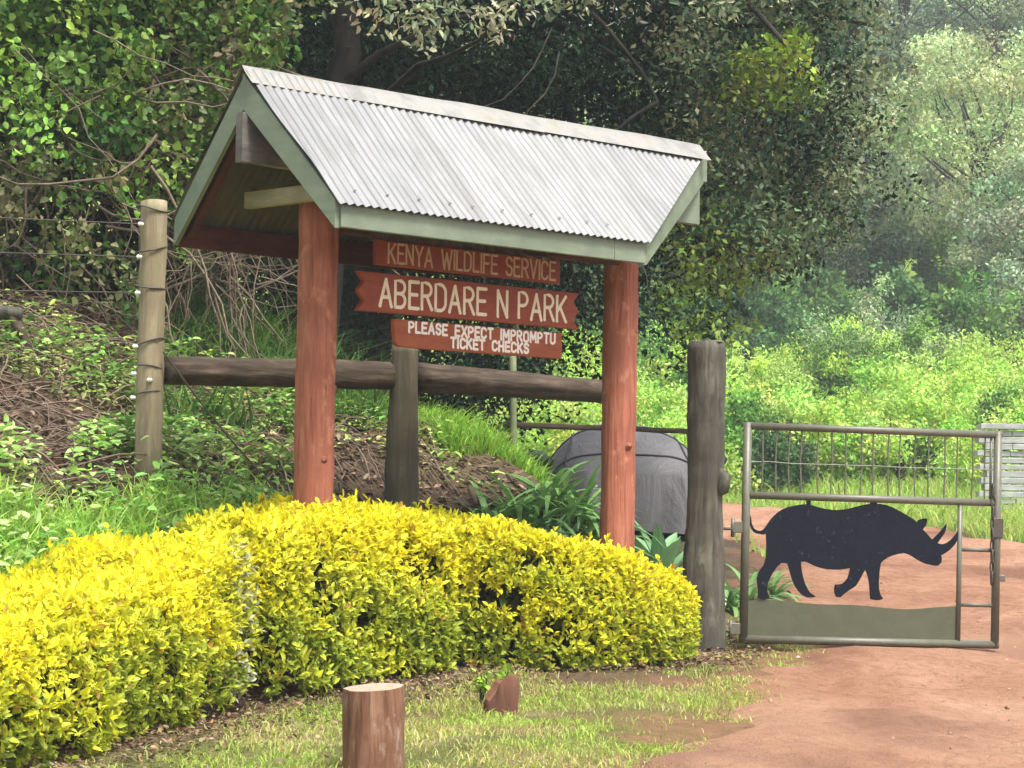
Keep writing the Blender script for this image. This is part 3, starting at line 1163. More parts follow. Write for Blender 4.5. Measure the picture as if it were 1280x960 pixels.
# mesh strip and chain on the latch side
for i in range(9):
    vv = .40 + i * .065
    c = GP(GW - .035 + .004 * (i % 2), vv, .02)
    loop = [c + (GD if i % 2 else GN) * (.013 * math.cos(t)) + GU * (.043 * math.sin(t)) for t in np.linspace(0, 2 * math.pi, 11)]
    MB().tube(loop, .005, 6, False).build('chain_link', M['wire'], gate, True)
# kick plate with a wavy top edge
pw = [(.012, .012), (ub - .01, .012)]
for i in range(25):
    uu = ub - .01 - (ub - .022) * i / 24
    pw.append((uu, .217 + .012 * math.sin(uu * 4.5 + .6) + .006 * math.sin(uu * 11)))
MB().prism(pw, GD, GU, G0 - GN * .004, GN, .005).build('ground_plate', M['plate'], gate)
# rhino outline measured on the photograph, in gate coordinates
RH = [(258, 578), (266, 566), (275, 555), (287, 544), (300, 535), (317, 528), (335, 524), (352, 521), (370, 520), (386, 523), (400, 527), (425, 533), (450, 536), (470, 535), (490, 532), (510, 527), (530, 522), (548, 519), (565, 518), (583, 519), (600, 522), (620, 530), (640, 540), (658, 550), (675, 560), (688, 570), (690, 565), (696, 562), (702, 560), (712, 559), (717, 560), (717, 568), (714, 578), (705, 590), (711, 596), (718, 603), (725, 611), (732, 618), (739, 612), (746, 605), (754, 597), (762, 588), (768, 580), (773, 573), (773, 584), (770, 595), (765, 605), (758, 614), (748, 628), (757, 631), (765, 631), (775, 627), (785, 620), (793, 612), (800, 603), (806, 594), (811, 585), (812, 595), (810, 607), (806, 618), (800, 629), (791, 640), (780, 650), (769, 657), (759, 662), (761, 672), (759, 683), (750, 691), (738, 691), (725, 688), (712, 685), (700, 680), (687, 673), (675, 665), (663, 659), (650, 656), (635, 658), (620, 662), (609, 666), (600, 671), (591, 677), (585, 684), (582, 702), (581, 720), (580, 738), (581, 755), (585, 770), (593, 783), (582, 786), (570, 786), (556, 783), (554, 767), (553, 750), (551, 735), (548, 720), (544, 710), (540, 702), (535, 711), (530, 720), (523, 733), (515, 745), (506, 752), (495, 758), (483, 767), (470, 778), (458, 776), (453, 765), (452, 752), (455, 742), (465, 742), (475, 740), (483, 733), (490, 725), (494, 711), (497, 697), (484, 699), (470, 701), (450, 701), (430, 700), (412, 696), (395, 690), (382, 684), (370, 679), (357, 679), (358, 692), (360, 705), (364, 723), (370, 740), (377, 754), (385, 765), (401, 775), (388, 778), (374, 777), (360, 770), (349, 758), (340, 745), (333, 730), (328, 715), (323, 698), (318, 684), (309, 682), (300, 683), (289, 693), (280, 705), (272, 719), (265, 735), (263, 748), (263, 762), (270, 778), (252, 781), (235, 780), (236, 772), (237, 763), (235, 749), (233, 735), (233, 722), (236, 709), (243, 698), (251, 688), (255, 674), (258, 660), (258, 645), (258, 630), (257, 615), (256, 601), (249, 604), (240, 602), (230, 601), (221, 596), (214, 587), (210, 574), (208, 560), (210, 545), (214, 559), (216, 573), (222, 586), (231, 592), (240, 594), (249, 590)]
SCZ = 982 / 440.0
ppm = F_PX / 14.05


def rh_uv(q):
    px, py = 840 + q[0] / SCZ, 400 + q[1] / SCZ
    du, dv = px - 928.5, py - 799.2
    uu = (du + .006 * dv) / ppm * 1.008
    vv = (-dv + .030 * du) / ppm * 1.003
    return uu, vv


rhino = MB().prism([rh_uv(q) for q in RH][::-1], GD, GU, G0 + GN * .004, GN, .006)
rh = rhino.build('rhino_plate', M['rhino'], gate)
tag(rh, 'navy black sheet metal cut-out of a walking rhinoceros')
for (x0, x1) in ((370, 382), (552, 572)):
    a, b = rh_uv((x0, 527)), rh_uv((x1, 527))
    tp = GM - .01
    MB().prism([(a[0], a[1]), (b[0], a[1]), (b[0], tp), (a[0], tp)], GD, GU, G0 + GN * .0035, GN, .008).build('hanger_tab', M['rhino'], gate)
# hinges and latch
for vv in (.66, .06):
    MB().box(GP(-.048, vv), GD * .028, GN * .012, GU * .034, .004).build('hinge', M['pipe'], gate)
    MB().tube([GP(-.165, vv - .012), GP(-.05, vv - .012)], .009, 8).build('hinge_pin', M['wire'], gate, True)
    MB().tube([GP(-.078, vv - .06), GP(-.078, vv + .05)], .012, 10).build('hinge_barrel', M['pipe'], gate, True)
MB().box(GP(GW + .03, .40), GD * .024, GN * .014, GU * .02, .004).build('latch', M['pipe'], gate)
MB().box(GP(GW - .0, .70, .018), GD * .03, GN * .012, GU * .06, .004).build('lock_plate', M['wire'], gate)
# ------------------------------------------------------------------ hedge
n_h = Noise(71, 3.2, 3, 3)
n_h2 = Noise(72, 9.0, 2, 3)
n_h3 = Noise(73, 16.0, 2, 3)


def hedge_shrub(front, wid, hts, label, seed, n_leaf, end0=.3, end1=.3, frost=None):
    """front: base line of the visible face; the shrub lies to its left/back"""
    rng = np.random.default_rng(seed)
    fr = resample(front, 60)
    tn = unit(np.gradient(fr, axis=0))
    nl = np.stack([-tn[:, 1], tn[:, 0]], -1)
    ws = np.interp(np.linspace(0, 1, 60), np.linspace(0, 1, len(wid)), wid)
    hs_ = np.interp(np.linspace(0, 1, 60), np.linspace(0, 1, len(hts)), hts)
    ctr = fr + nl * ws[:, None] * .5
    seg = np.r_[0, np.cumsum(np.linalg.norm(np.diff(ctr, axis=0), axis=1))]
    Ltot = seg[-1]

    def surf(tt, an, k=1.0):
        """tt 0..1 along, an 0..pi across (0 front base, pi back base) superellipse"""
        e = .3
        ca, sa = np.cos(an), np.sin(an)
        cx = np.sign(ca) * np.abs(ca) ** e
        cz = np.abs(sa) ** .45
        s = tt * Ltot
        er = np.ones_like(s)
        d0, d1 = s, Ltot - s
        er = np.minimum(er, np.sqrt(np.clip(1 - (1 - np.clip(d0 / end0, 0, 1)) ** 2.4, 0, 1)))
        er = np.minimum(er, np.sqrt(np.clip(1 - (1 - np.clip(d1 / end1, 0, 1)) ** 2.4, 0, 1)))
        i = tt * 59
        c = np.stack([np.interp(i, np.arange(60), ctr[:, q]) for q in (0, 1)], -1)
        nn = unit(np.stack([np.interp(i, np.arange(60), nl[:, q]) for q in (0, 1)], -1))
        w = np.interp(i, np.arange(60), ws) * .5; h = np.interp(i, np.arange(60), hs_)
        off = -cx * w * k * (.35 + .65 * er) * (.93 + .07 * np.clip(cz * 2.2, 0, 1))
        xy = c + nn * off[:, None]
        f_ = c - nn * w[:, None] * .9
        g0 = ground_z(f_[:, 0], f_[:, 1], False)
        zz = g0 + .0 + (h * (.55 + .45 * er)) * cz * k
        p = np.concatenate([xy, zz[:, None]], -1)
        lump = n_h(p) * .02 + n_h2(p) * .014
        onrm = np.concatenate([-nn * cx[:, None], cz[:, None] * 1.0], -1)
        onrm = unit(onrm)
        return p + onrm * lump[:, None], onrm, g0, h

    root = empty('hedge_shrub', (float(ctr[30, 0]), float(ctr[30, 1]), float(ground_z(*ctr[30]))))
    tag(root, label, 'hedge', 'golden hedge along the verge')
    # sprigs: a twig tip with several leaves
    ns = n_leaf // 6
    tt = rng.uniform(0, 1, ns)
    an = np.arccos(np.clip(rng.uniform(-1, 1.0, ns), -1, 1))
    lowf = rng.random(ns) < .38      # as many sprigs near the ground as higher up the faces
    al = np.arcsin(np.clip(rng.uniform(.03, 1, ns) ** 2, 0, 1))
    an = np.where(lowf, np.where(rng.random(ns) < .7, al, np.pi - al), an)
    topf = ~lowf & (rng.random(ns) < .55)   # and evenly across the clipped top
    cu = rng.uniform(-1, 1, ns)
    an = np.where(topf, np.arccos(np.sign(cu) * np.abs(cu) ** (1 / .3)), an)
    kk = 1 - np.abs(rng.normal(0, .05, ns)) + .02
    p, nr, g0, h = surf(tt, an, kk)
    hz = (p[:, 2] - g0) / h
    keep = (hz > .02 + .10 * rng.random(ns) * (n_patch2(p[:, :2] * 1.5) > .1)) | (rng.random(ns) < .2)
    keep &= ~((n_h3(p) > 1.15) & (nr[:, 2] < .75) & (rng.random(ns) < .9))
    p, nr, hz = p[keep], nr[keep], hz[keep]
    tall = (rng.random(len(p)) < .03) & (nr[:, 2] > .5)
    p[tall] += np.array([0, 0, 1.]) * rng.uniform(.02, .07, (tall.sum(), 1))
    ax = unit(nr * .8 + np.array([0, 0, .75]) + rng.normal(0, .33, p.shape))
    ns = len(p)
    V, Q, CC = [], [], []
    C_, A_, N_, L_, W__, K_ = [], [], [], [], [], []
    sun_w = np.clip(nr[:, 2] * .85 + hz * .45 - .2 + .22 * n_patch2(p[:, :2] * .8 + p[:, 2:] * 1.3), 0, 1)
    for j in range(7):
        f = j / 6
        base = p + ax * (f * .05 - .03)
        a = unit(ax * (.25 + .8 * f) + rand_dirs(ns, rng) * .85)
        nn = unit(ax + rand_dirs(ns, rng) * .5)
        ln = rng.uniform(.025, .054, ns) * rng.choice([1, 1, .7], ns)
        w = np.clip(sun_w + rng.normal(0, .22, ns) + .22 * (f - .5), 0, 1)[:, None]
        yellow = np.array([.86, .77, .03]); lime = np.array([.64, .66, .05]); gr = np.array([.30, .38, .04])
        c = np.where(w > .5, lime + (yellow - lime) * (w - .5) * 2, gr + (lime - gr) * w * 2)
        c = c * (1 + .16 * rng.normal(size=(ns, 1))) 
        rust = rng.random(ns) < .03
        c[rust] = np.array([.42, .24, .04])
        if frost is not None:
            dd = np.linalg.norm((p - np.array(frost[0])) * np.array([1, 1, .33]), axis=1)
            fr_ = (dd < frost[1]) & (rng.random(ns) < .3)
            c[fr_] = np.array([.5, .5, .36]) * rng.uniform(.7, 1.2, (fr_.sum(), 1))
        C_.append(base); A_.append(a); N_.append(nn); L_.append(ln); W__.append(ln * rng.uniform(.42, .6, ns)); K_.append(c)
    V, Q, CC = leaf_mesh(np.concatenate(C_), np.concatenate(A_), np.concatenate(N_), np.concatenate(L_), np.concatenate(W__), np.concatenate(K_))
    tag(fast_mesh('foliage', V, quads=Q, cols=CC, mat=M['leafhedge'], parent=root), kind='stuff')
    # inner twigs: stems from the ground fanning out
    m = MB()
    g = random.Random(seed)
    for q in range(int(Ltot * 16)):
        t = g.random()
        i = int(t * 59)
        c = ctr[i] + nl[i] * ws[i] * g.uniform(-.22, .25)
        a0 = Vector((c[0], c[1], float(ground_z(c[0], c[1])) - .03))
        hh_ = hs_[i] * g.uniform(.45, .72)
        e = a0 + Vector((g.uniform(-.2, .2) * ws[i], g.uniform(-.2, .2) * ws[i], hh_))
        md = a0.lerp(e, .45) + Vector((g.uniform(-.05, .05), g.uniform(-.05, .05), 0))
        m.tube([a0, md, e], [.013, .009, .004], 5, False)
        for _ in range(3):
            f = e.lerp(md, g.random()) 
            m.tube([f, f + Vector((g.uniform(-.2, .2), g.uniform(-.2, .2), g.uniform(.0, .10)))], [.005, .002], 4, False)
    m.build('stems', M['hedgewood'], root)
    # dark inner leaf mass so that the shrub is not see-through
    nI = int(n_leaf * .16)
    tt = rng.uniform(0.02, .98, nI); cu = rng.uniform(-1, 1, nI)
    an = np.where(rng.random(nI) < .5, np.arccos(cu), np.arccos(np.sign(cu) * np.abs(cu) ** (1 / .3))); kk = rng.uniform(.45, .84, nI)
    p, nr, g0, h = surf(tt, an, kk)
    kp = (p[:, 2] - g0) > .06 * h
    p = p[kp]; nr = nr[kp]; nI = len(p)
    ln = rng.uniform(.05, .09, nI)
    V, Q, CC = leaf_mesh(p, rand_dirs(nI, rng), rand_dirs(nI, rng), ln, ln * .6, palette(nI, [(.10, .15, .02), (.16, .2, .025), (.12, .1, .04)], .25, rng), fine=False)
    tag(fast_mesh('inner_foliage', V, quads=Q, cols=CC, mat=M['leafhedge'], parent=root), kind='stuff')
    return root


hedge_shrub([(-2.36, 7.3), (-1.96, 8.5), (-1.55, 9.75), (-1.14, 11.2)], [1.05, 1.05, 1.0, .95], [.50, .54, .64, .80],
            'near golden hedge shrub at the left edge of the verge', 101, 58000, .3, .2, frost=(P(322, 770, 11.0), .2))
hedge_shrub([(-1.10, 11.1), (-.88, 11.38), (-.54, 11.93), (-.20, 12.45)], [.95, 1.0, 1.0, .9], [.80, .86, .88, .80],
            'tall golden hedge shrub in front of the left shelter post', 102, 46000, .2, .2)
hedge_shrub([(-.66, 12.55), (-.20, 12.5), (.35, 12.6), (.82, 12.9), (1.15, 13.42)], [.85, .85, .8, .7, .5], [.82, .77, .66, .54, .42],
            'low golden hedge shrub ending beside the gate post', 103, 50000, .2, .3)


# ------------------------------------------------------------------ stumps on the verge
n_st = Noise(88, 4.0, 3, 4)
n_st2 = Noise(89, 9.0, 2, 4)


def stump(name_, px, py_top, py_base, Y, r, label, mat, tilt, seed, broken=0.0):
    top = P(px, py_top, Y)
    gzv = float(ground_z(top.x, Y))
    hgt = top.z - gzv
    o = empty('log_bollard', (top.x, Y, gzv))
    tag(o, label, 'stump', 'sawn log bollards on the verge')
    b = Vector((top.x - tilt * hgt, Y, gzv - .08)); t = Vector((top.x, Y, gzv + hgt))
    n = 9
    V, Fs = [], []
    g = random.Random(seed)
    ph = [g.uniform(0, 6.28) for _ in range(3)]
    sides = 56
    for i in range(n + 1):
        c = b.lerp(t, i / n)
        for k in range(sides):
            a = 2 * math.pi * k / sides
            rr_ = r * (1 + .05 * math.sin(2 * a + ph[0]) + .03 * math.sin(5 * a + ph[1] + i * .2) + .02 * math.sin(9 * a + ph[2]) + .10 * max(0, 1 - i / 3) - (.03 if i == n else 0))
            p_ = c + Vector((math.cos(a) * rr_, math.sin(a) * rr_, 0))
            vq = np.array([[math.cos(a) * 1.3, math.sin(a) * 1.3, i * .05, seed]])
            gq = float(n_st(vq)[0])
            p_ = c + (p_ - c) * (1 + .018 * gq - .05 * max(0, float(n_st2(vq)[0]) - 1.0))
            if broken:
                p_.z += (i / n) * .012 * gq
                p_.z -= (i / n) * broken * max(0, -math.cos(a - .3)) ** 1.2
            else:
                p_.z += (i / n) * (.01 * math.sin(a + 1))
            V.append(p_)
    for i in range(n):
        for k in range(sides):
            k2 = (k + 1) % sides
            Fs.append((i * sides + k, i * sides + k2, (i + 1) * sides + k2, (i + 1) * sides + k))
    mesh_obj('bark', V, Fs, M[mat], o, True)
    ring = V[-sides:]
    c = sum((Vector(q) for q in ring), Vector()) / sides
    V2 = [c + ZV * .004] + [c.lerp(Vector(q), .5) + ZV * .003 for q in ring] + [Vector(q) for q in ring]
    F2 = [(0, 1 + k, 1 + (k + 1) % sides) for k in range(sides)] + [(1 + k, 1 + sides + k, 1 + sides + (k + 1) % sides, 1 + (k + 1) % sides) for k in range(sides)]
    mesh_obj('cut_top', V2, F2, M['cut'] if not broken else M[mat], o)
    return o


stump('a', 468, 859, 965, 9.1, .121, 'upright sawn log stump with pale top at the bottom of the picture', 'stump', -.01, 5)
stump('b', 627, 848, 888, 11.15, .09, 'small broken dark red stump at the foot of the golden hedge', 'stumpdark', .05, 6, .10)

# dead branch lying on the bank at the left edge
m = MB()
a = [P(-60, 402, 14.6), P(-20, 392, 14.6), P(12, 391, 14.5), P(27, 393, 14.5)]
m.tube(a, [.05, .05, .047, .04], 12, True, .08, 3)
db = empty('dead_branch', P(20, 440, 14.5)); db.location.z = float(ground_z(db.location.x, db.location.y))
tag(db, 'broken grey dead branch propped on the bank at the left edge', 'branch')
m.build('limb', M['gatepost'], db, True)
e = P(42, 452, 14.5); e.z = min(e.z, float(ground_z(e.x, e.y)) - .05)
MB().tube([P(16, 395, 14.5), P(28, 418, 14.5), P(40, 445, 14.5), e], [.036, .03, .03, .03], 10, True, .1, 4).build('prop', M['rail'], db, True)

# ------------------------------------------------------------------ covered car
cc = P(784, 640, 25.0)
car = empty('covered_car', (cc.x, cc.y + 1.6, float(ground_z(cc.x, cc.y + 1.6, False))))
tag(car, 'parked car under a grey cloth cover behind the right shelter post', 'car')
nu, nv = 60, 56
V, Q = [], []
nz = Noise(91, 3.0, 4, 3)
cz0 = car.location.z
for i in range(nu + 1):
    f = i / nu
    y = -1.75 + 3.9 * f
    # height profile: rear bonnet, hatch, roof, screen, bonnet
    hp = np.interp(f, [0, .015, .05, .16, .3, .55, .7, .76, .95, .99, 1], [.05, .58, .76, 1.08, 1.17, 1.15, .92, .8, .7, .56, .05])
    wp = np.interp(f, [0, .02, .08, .3, .7, .92, 1], [.68, .78, .85, .88, .87, .8, .66])
    for k in range(nv + 1):
        a = math.pi * k / nv
        ca, sa = math.cos(a), math.sin(a)
        x = -math.copysign(abs(ca) ** .5, ca)
        zq = abs(sa) ** .36
        tum = 1 - .30 * max(0, zq * hp - .66) / .5
        p = np.array([x * wp * tum, y, zq * hp + .03])
        w = float(nz(p[None] * np.array([1, 1, .6]))[0])
        low = max(0, 1 - zq * hp / .7)
        p[0] += math.copysign(.016 * w * (1 - zq * .5) + .03 * math.sin(17 * y + 2 * math.sin(5 * y)) * low, x)
        if f < .2:
            p[1] += .022 * w + .035 * math.sin(15 * p[0] + 1.7 * math.sin(4 * p[0])) * low + .02 * math.sin(7 * p[0] + 4 * zq * hp)
        p[2] += .016 * w * zq
        if p[2] < .2:
            gzz = float(ground_z(car.location.x + p[0], car.location.y + p[1])) - cz0 + .01
            p[2] = gzz + (p[2] - .03) / .17 * (.2 - gzz)
        V.append((car.location.x + p[0], car.location.y + p[1], cz0 + p[2]))
for i in range(nu):
    for k in range(nv):
        Q.append((i * (nv + 1) + k, (i + 1) * (nv + 1) + k, (i + 1) * (nv + 1) + k + 1, i * (nv + 1) + k + 1))
mesh_obj('cover', V, Q, M['cover'], car, True)
# stitched seams: round the tail window, over the roof and down the tail
def cov(i, k):
    return Vector(V[i * (nv + 1) + k])
for ks in ([(i, 15) for i in range(2, 46)], [(i, 41) for i in range(2, 46)], [(11, k) for k in range(3, 54)], [(4, k) for k in range(4, 53)], [(i, 28) for i in range(1, 12)]):
    pts = [cov(i, k) + Vector((0, -.006, .006)) for i, k in ks]
    MB().tube(pts, .011, 5, False).build('seam', M['coverseam'], car, True)
for sx in (-1, 1):
    c = Vector((car.location.x + sx * .93, car.location.y - 1.2, cz0 + .80))
    MB().tube([c + Vector((-sx * .14, 0, -.05)), c, c + Vector((sx * .1, -.04, .02)), c + Vector((sx * .15, -.05, .0))], [.04, .085, .09, .03], 10).build('mirror', M['black'], car, True)
    for yy in (-1.0, 1.3):
        w = Vector((car.location.x + sx * .72, car.location.y + yy, cz0 + .28))
        MB().tube([w - Vector((.1, 0, 0)), w + Vector((.1, 0, 0))], [.29, .29], 20).build('wheel', M['black'], car, True)
# pale elastic strap knot seen on the cover's tail
for px, py in ((741, 608), (770, 612)):
    c = P(px, py, car.location.y - 1.83)
    MB().box(c, Vector((.05, 0, .004)), Vector((0, .012, 0)), ZV * .014, .003).build('strap', M['insul'], car)

# ------------------------------------------------------------------ white slatted board stack at the right edge
sb = empty('board_pile', P(1262, 610, 33.5))
sb.location.z = float(ground_z(sb.location.x, sb.location.y))
tag(sb, 'pile of whitewashed weathered boards behind the latch end of the gate', 'board pile')
g = random.Random(4)
zb = float(ground_z(sb.location.x, 33.5))
zt = P(1262, 529, 33.5).z
nrow = 13
for i in range(nrow):
    zc = zb + (zt - zb) * (i + .5) / nrow
    hh_ = (zt - zb) / nrow * .43
    xl = P(1221 + (0, 6, 2, 9, 4, 12, 3, 8, 0, 10, 5, 1, 7)[i] - (3 if i > 9 else 0), 560, 33.5).x
    xr = P(1352, 560, 33.5).x
    x0 = xl
    while x0 < xr:
        x1 = min(xr, x0 + g.uniform(.35, .95))
        yo = g.uniform(-.03, .03)
        MB().box(((x0 + x1) / 2, 33.6 + yo, zc), ((x1 - x0) / 2 - .006, 0, 0), (0, .14, 0), (0, 0, hh_ * g.uniform(.85, 1.05)), .006).build('board', M['whiteboard'], sb)
        x0 = x1


# ------------------------------------------------------------------ strap-leaved plants
def strap_leaf_mesh(name, L, W, bend, fold, n=7):
    V, Fs = [], []
    for i in range(n + 1):
        f = i / n
        x = L * math.sin(min(f * bend, 3)) / bend if bend > .05 else L * f
        zc = L * (1 - math.cos(f * bend)) / bend if bend > .05 else 0
        w = W * .5 * (math.sin(math.pi * (.18 + .82 * f) ** .8) ** .7 if i < n else .02)
        V += [(x, -w, -zc + w * fold), (x, 0, -zc), (x, w, -zc + w * fold)]
    for i in range(n):
        a = i * 3
        Fs += [(a, a + 3, a + 4, a + 1), (a + 1, a + 4, a + 5, a + 2)]
    me = bpy.data.meshes.new(name)
    me.from_pydata(V, [], Fs)
    me.polygons.foreach_set('use_smooth', [True] * len(me.polygons))
    return me


def mat_strap(name, c0, c1, rough=.4):
    m, nt, b = nodes_of(name)
    oi = nt.nodes.new("ShaderNodeObjectInfo")
    f = tex_noise(nt, 6, 3, (1, 14, 1))
    c = ramp(nt, oi.outputs["Random"], [(0, c0), (1, c1)])
    c = mixc(nt, ramp(nt, f, [(.4, (0, 0, 0)), (.75, (.5, .5, .5))]), c, tuple(min(1, x * 1.6) for x in c1))
    nt.links.new(c, b.inputs["Base Color"])
    b.inputs["Roughness"].default_value = rough
    tr = nt.nodes.new("ShaderNodeBsdfTranslucent")
    nt.links.new(c, tr.inputs["Color"])
    mx = nt.nodes.new("ShaderNodeMixShader")
    mx.inputs[0].default_value = .2
    nt.links.new(b.outputs[0], mx.inputs[1]); nt.links.new(tr.outputs[0], mx.inputs[2])
    nt.links.new(mx.outputs[0], nt.nodes["Material Output"].inputs["Surface"])
    return m


M['agap'] = mat_strap('strap_leaf', (.07, .16, .045), (.16, .30, .085))
M['agave'] = mat_strap('agave_leaf', (.13, .25, .12), (.19, .34, .16), .5)
AG = [strap_leaf_mesh('strap_leaf', .62, .045, b, .3) for b in (1.1, 1.5, 1.9)]
AV = [strap_leaf_mesh('agave_leaf', .44, .125, b, .45) for b in (.35, .6)]
for me in AG: me.materials.append(M['agap'])
for me in AV: me.materials.append(M['agave'])


def rosette(name, px, py, Y, meshes, n, el0, el1, sc, label, cat, group, seed, zoff=0):
    b = P(px, py, Y)
    gzv = float(ground_z(b.x, Y))
    o = empty(name, (b.x, Y, gzv))
    tag(o, label, cat, group)
    g = random.Random(seed)
    for k in range(n):
        f = k / n
        c = bpy.data.objects.new('leaf', g.choice(meshes))
        COL.objects.link(c)
        c.parent = o
        yaw = k * 2.39996 + g.uniform(-.3, .3)
        el = el0 + (el1 - el0) * f + g.uniform(-.12, .12)
        c.rotation_euler = (g.uniform(-.2, .2), -el, yaw)
        s = sc * g.uniform(.75, 1.1) * (1 - .2 * f)
        c.scale = (s, s, s)
        c.location = (g.uniform(-.03, .03), g.uniform(-.03, .03), .0 + .04 * f)
    return o


ORD = ('first', 'second', 'third', 'fourth', 'fifth', 'sixth', 'seventh', 'eighth', 'ninth')
for k, (px, Y, sc) in enumerate(((566, 14.35, .85), (606, 14.8, 1.1), (624, 14.5, 1.05), (645, 15.0, 1.2), (664, 14.9, 1.2), (684, 15.3, 1.2), (704, 15.0, 1.15), (724, 15.4, 1.15), (746, 15.2, 1.05))):
    rosette('strap_leaf_plant', px, 700, Y, AG, 32, .3, 1.35, sc * .98, 'dark green strap-leaved clump behind the hedge, ' + ORD[k] + ' counted from the dark fence post', 'plant', 'strap-leaved plants behind the hedge', 300 + k)
rosette('strap_leaf_plant', 935, 752, 16.6, AG, 30, .4, 1.35, .95, 'strap-leaved green clump seen through the gate behind its hinge side', 'plant', 'strap-leaved plants behind the hedge', 320)
rosette('strap_leaf_plant', 968, 748, 17.6, AG, 26, .3, 1.3, .85, 'low strap-leaved clump behind the hind legs of the gate rhino', 'plant', 'strap-leaved plants behind the hedge', 321)
rosette('strap_leaf_plant', 912, 752, 15.8, AG, 22, .4, 1.35, .8, 'strap-leaved clump squeezed between gate post and gate', 'plant', 'strap-leaved plants behind the hedge', 322)
for k, (px, Y, sc, lab) in enumerate(((668, 14.6, 1.2, 'pale blue-green agave rosette left of the right shelter post'), (822, 15.3, 1.25, 'pale blue-green agave rosette between right shelter post and gate post'), (714, 14.75, .85, 'small agave rosette close behind the right shelter post'))):
    rosette('agave', px, 700, Y, AV, 18, .35, 1.4, sc, lab, 'agave', None, 340 + k)

# ------------------------------------------------------------------ grass, weeds and litter
def on_ground(x, y, dz=0.0):
    return np.stack([x, y, ground_z(x, y) + dz], -1)


def road_free(x, y, soft=.12):
    xl = road_left_x(y)
    return x < xl + RNG.normal(0, soft, x.shape) - .02


HF = resample([(-2.42, 7.4), (-2.02, 8.6), (-1.62, 9.85), (-1.22, 11.2), (-.92, 11.5), (-.3, 12.4), (-.05, 12.5), (.42, 12.62), (.84, 13.0), (1.16, 13.8), (1.45, 15.2)], 200)


def hedge_front_x(y):
    return np.interp(y, HF[:, 1], HF[:, 0])


def before_hedge(x, y):
    return x > hedge_front_x(y)


# short dry grass on the verge between hedge and road
N_V = 170000
y = RNG.uniform(6.2, 15.6, N_V); x = RNG.uniform(-2.2, 1.9, N_V)
d_h = x - hedge_front_x(y)
dens = sstep(-.7, .7, n_patch(np.stack([x, y], -1)) + .5 * n_patch2(np.stack([x, y], -1)) + .3)
dens = dens * sstep(.0, .55, d_h) + .06
edge_d = road_left_x(y) - x
dens *= sstep(-.25, .12, edge_d + .10 * n_patch2(np.stack([x, y], -1) * 1.3))
k = (RNG.random(N_V) < dens) & (d_h > -.05)
x, y = x[k], y[k]; n = len(x)
h = RNG.gamma(3.2, .0075, n).clip(.008, .06)
wgt = sstep(-.3, .9, n_patch2(np.stack([x, y], -1) * .7 + 3))[:, None]
col = palette(n, [(.40, .44, .11), (.50, .47, .19), (.32, .40, .08), (.44, .42, .16)], .22) * (1 - wgt) + palette(n, [(.30, .42, .07), (.38, .48, .10)], .2) * wgt
V, Q, C = blades(on_ground(x, y), h, RNG.uniform(.004, .008, n), RNG.uniform(.4, 1.8, n), col)
tag(fast_mesh('verge_grass', V, quads=Q, cols=C, mat=M['grass'], origin=(.3, 12, .48)), 'short sparse grass on the verge before the golden hedge', 'grass', kind='stuff')

# lush tall grass on the bank behind the hedge, left
N_L = 100000
s = RNG.uniform(-5.0, 1.1, N_L); t = RNG.uniform(-.2, 1.9, N_L)
k = (t < 1.25 + .35 * np.sin(s * 2.1) - .35 * np.maximum(s, 0)) & (t > .0 + .12 * np.maximum(s, 0))
s, t = s[k], t[k]
q = np.array([O1.x, O1.y])[None] + s[:, None] * np.array(D[:2]) - t[:, None] * np.array(N[:2])
x, y = q[:, 0], q[:, 1]; n = len(x)
pn = n_patch(np.stack([x, y], -1))
k = RNG.random(n) < sstep(-1.6, .4, pn + .2) * (1 - .75 * sstep(.15, .9, s))
x, y, pn = x[k], y[k], pn[k]; n = len(x)
h = RNG.gamma(5, .028, n).clip(.05, .34) * (.75 + .25 * sstep(-1, 1, pn))
col = palette(n, [(.40, .64, .11), (.48, .68, .15), (.54, .68, .22), (.32, .54, .08)], .2)
V, Q, C = blades(on_ground(x, y), h, RNG.uniform(.007, .013, n), RNG.uniform(.2, 1.2, n), col)
tag(fast_mesh('bank_grass', V, quads=Q, cols=C, mat=M['grass'], origin=(-2, 12.5, 1.2)), 'lush bright green grass on the bank behind the golden hedge', 'grass', kind='stuff')

# broad-leaved weeds through that grass and up the bank
def weeds(n_cl, srange, trange, cols, size, name, label, seed, cond=None, hmax=.22):
    rng = np.random.default_rng(seed)
    s = rng.uniform(*srange, n_cl); t = rng.uniform(*trange, n_cl)
    if cond is not None:
        k = cond(s, t, rng); s, t = s[k], t[k]
    q = np.array([O1.x, O1.y])[None] + s[:, None] * np.array(D[:2]) - t[:, None] * np.array(N[:2])
    b = on_ground(q[:, 0], q[:, 1])
    n_cl = len(b)
    per = 11
    B = np.repeat(b, per, 0) + np.stack([rng.normal(0, .045, n_cl * per), rng.normal(0, .045, n_cl * per), rng.uniform(.01, hmax, n_cl * per)], -1)
    n = len(B)
    A = unit(np.stack([rng.normal(size=n), rng.normal(size=n), rng.uniform(-.3, .55, n)], -1))
    Nn = unit(np.stack([rng.normal(0, .4, n), rng.normal(0, .4, n), np.ones(n)], -1))
    ln = rng.uniform(size[0], size[1], n)
    cc_ = np.repeat(palette(n_cl, cols, .22, rng), per, 0) * (1 + .18 * rng.normal(size=(n, 1)))
    V, Q, C = leaf_mesh(B, A, Nn, ln, ln * rng.uniform(.4, .7, n), cc_)
    return tag(fast_mesh(name, V, quads=Q, cols=C, mat=M['leaf'], origin=tuple(b.mean(0))), label, 'weeds', kind='stuff')


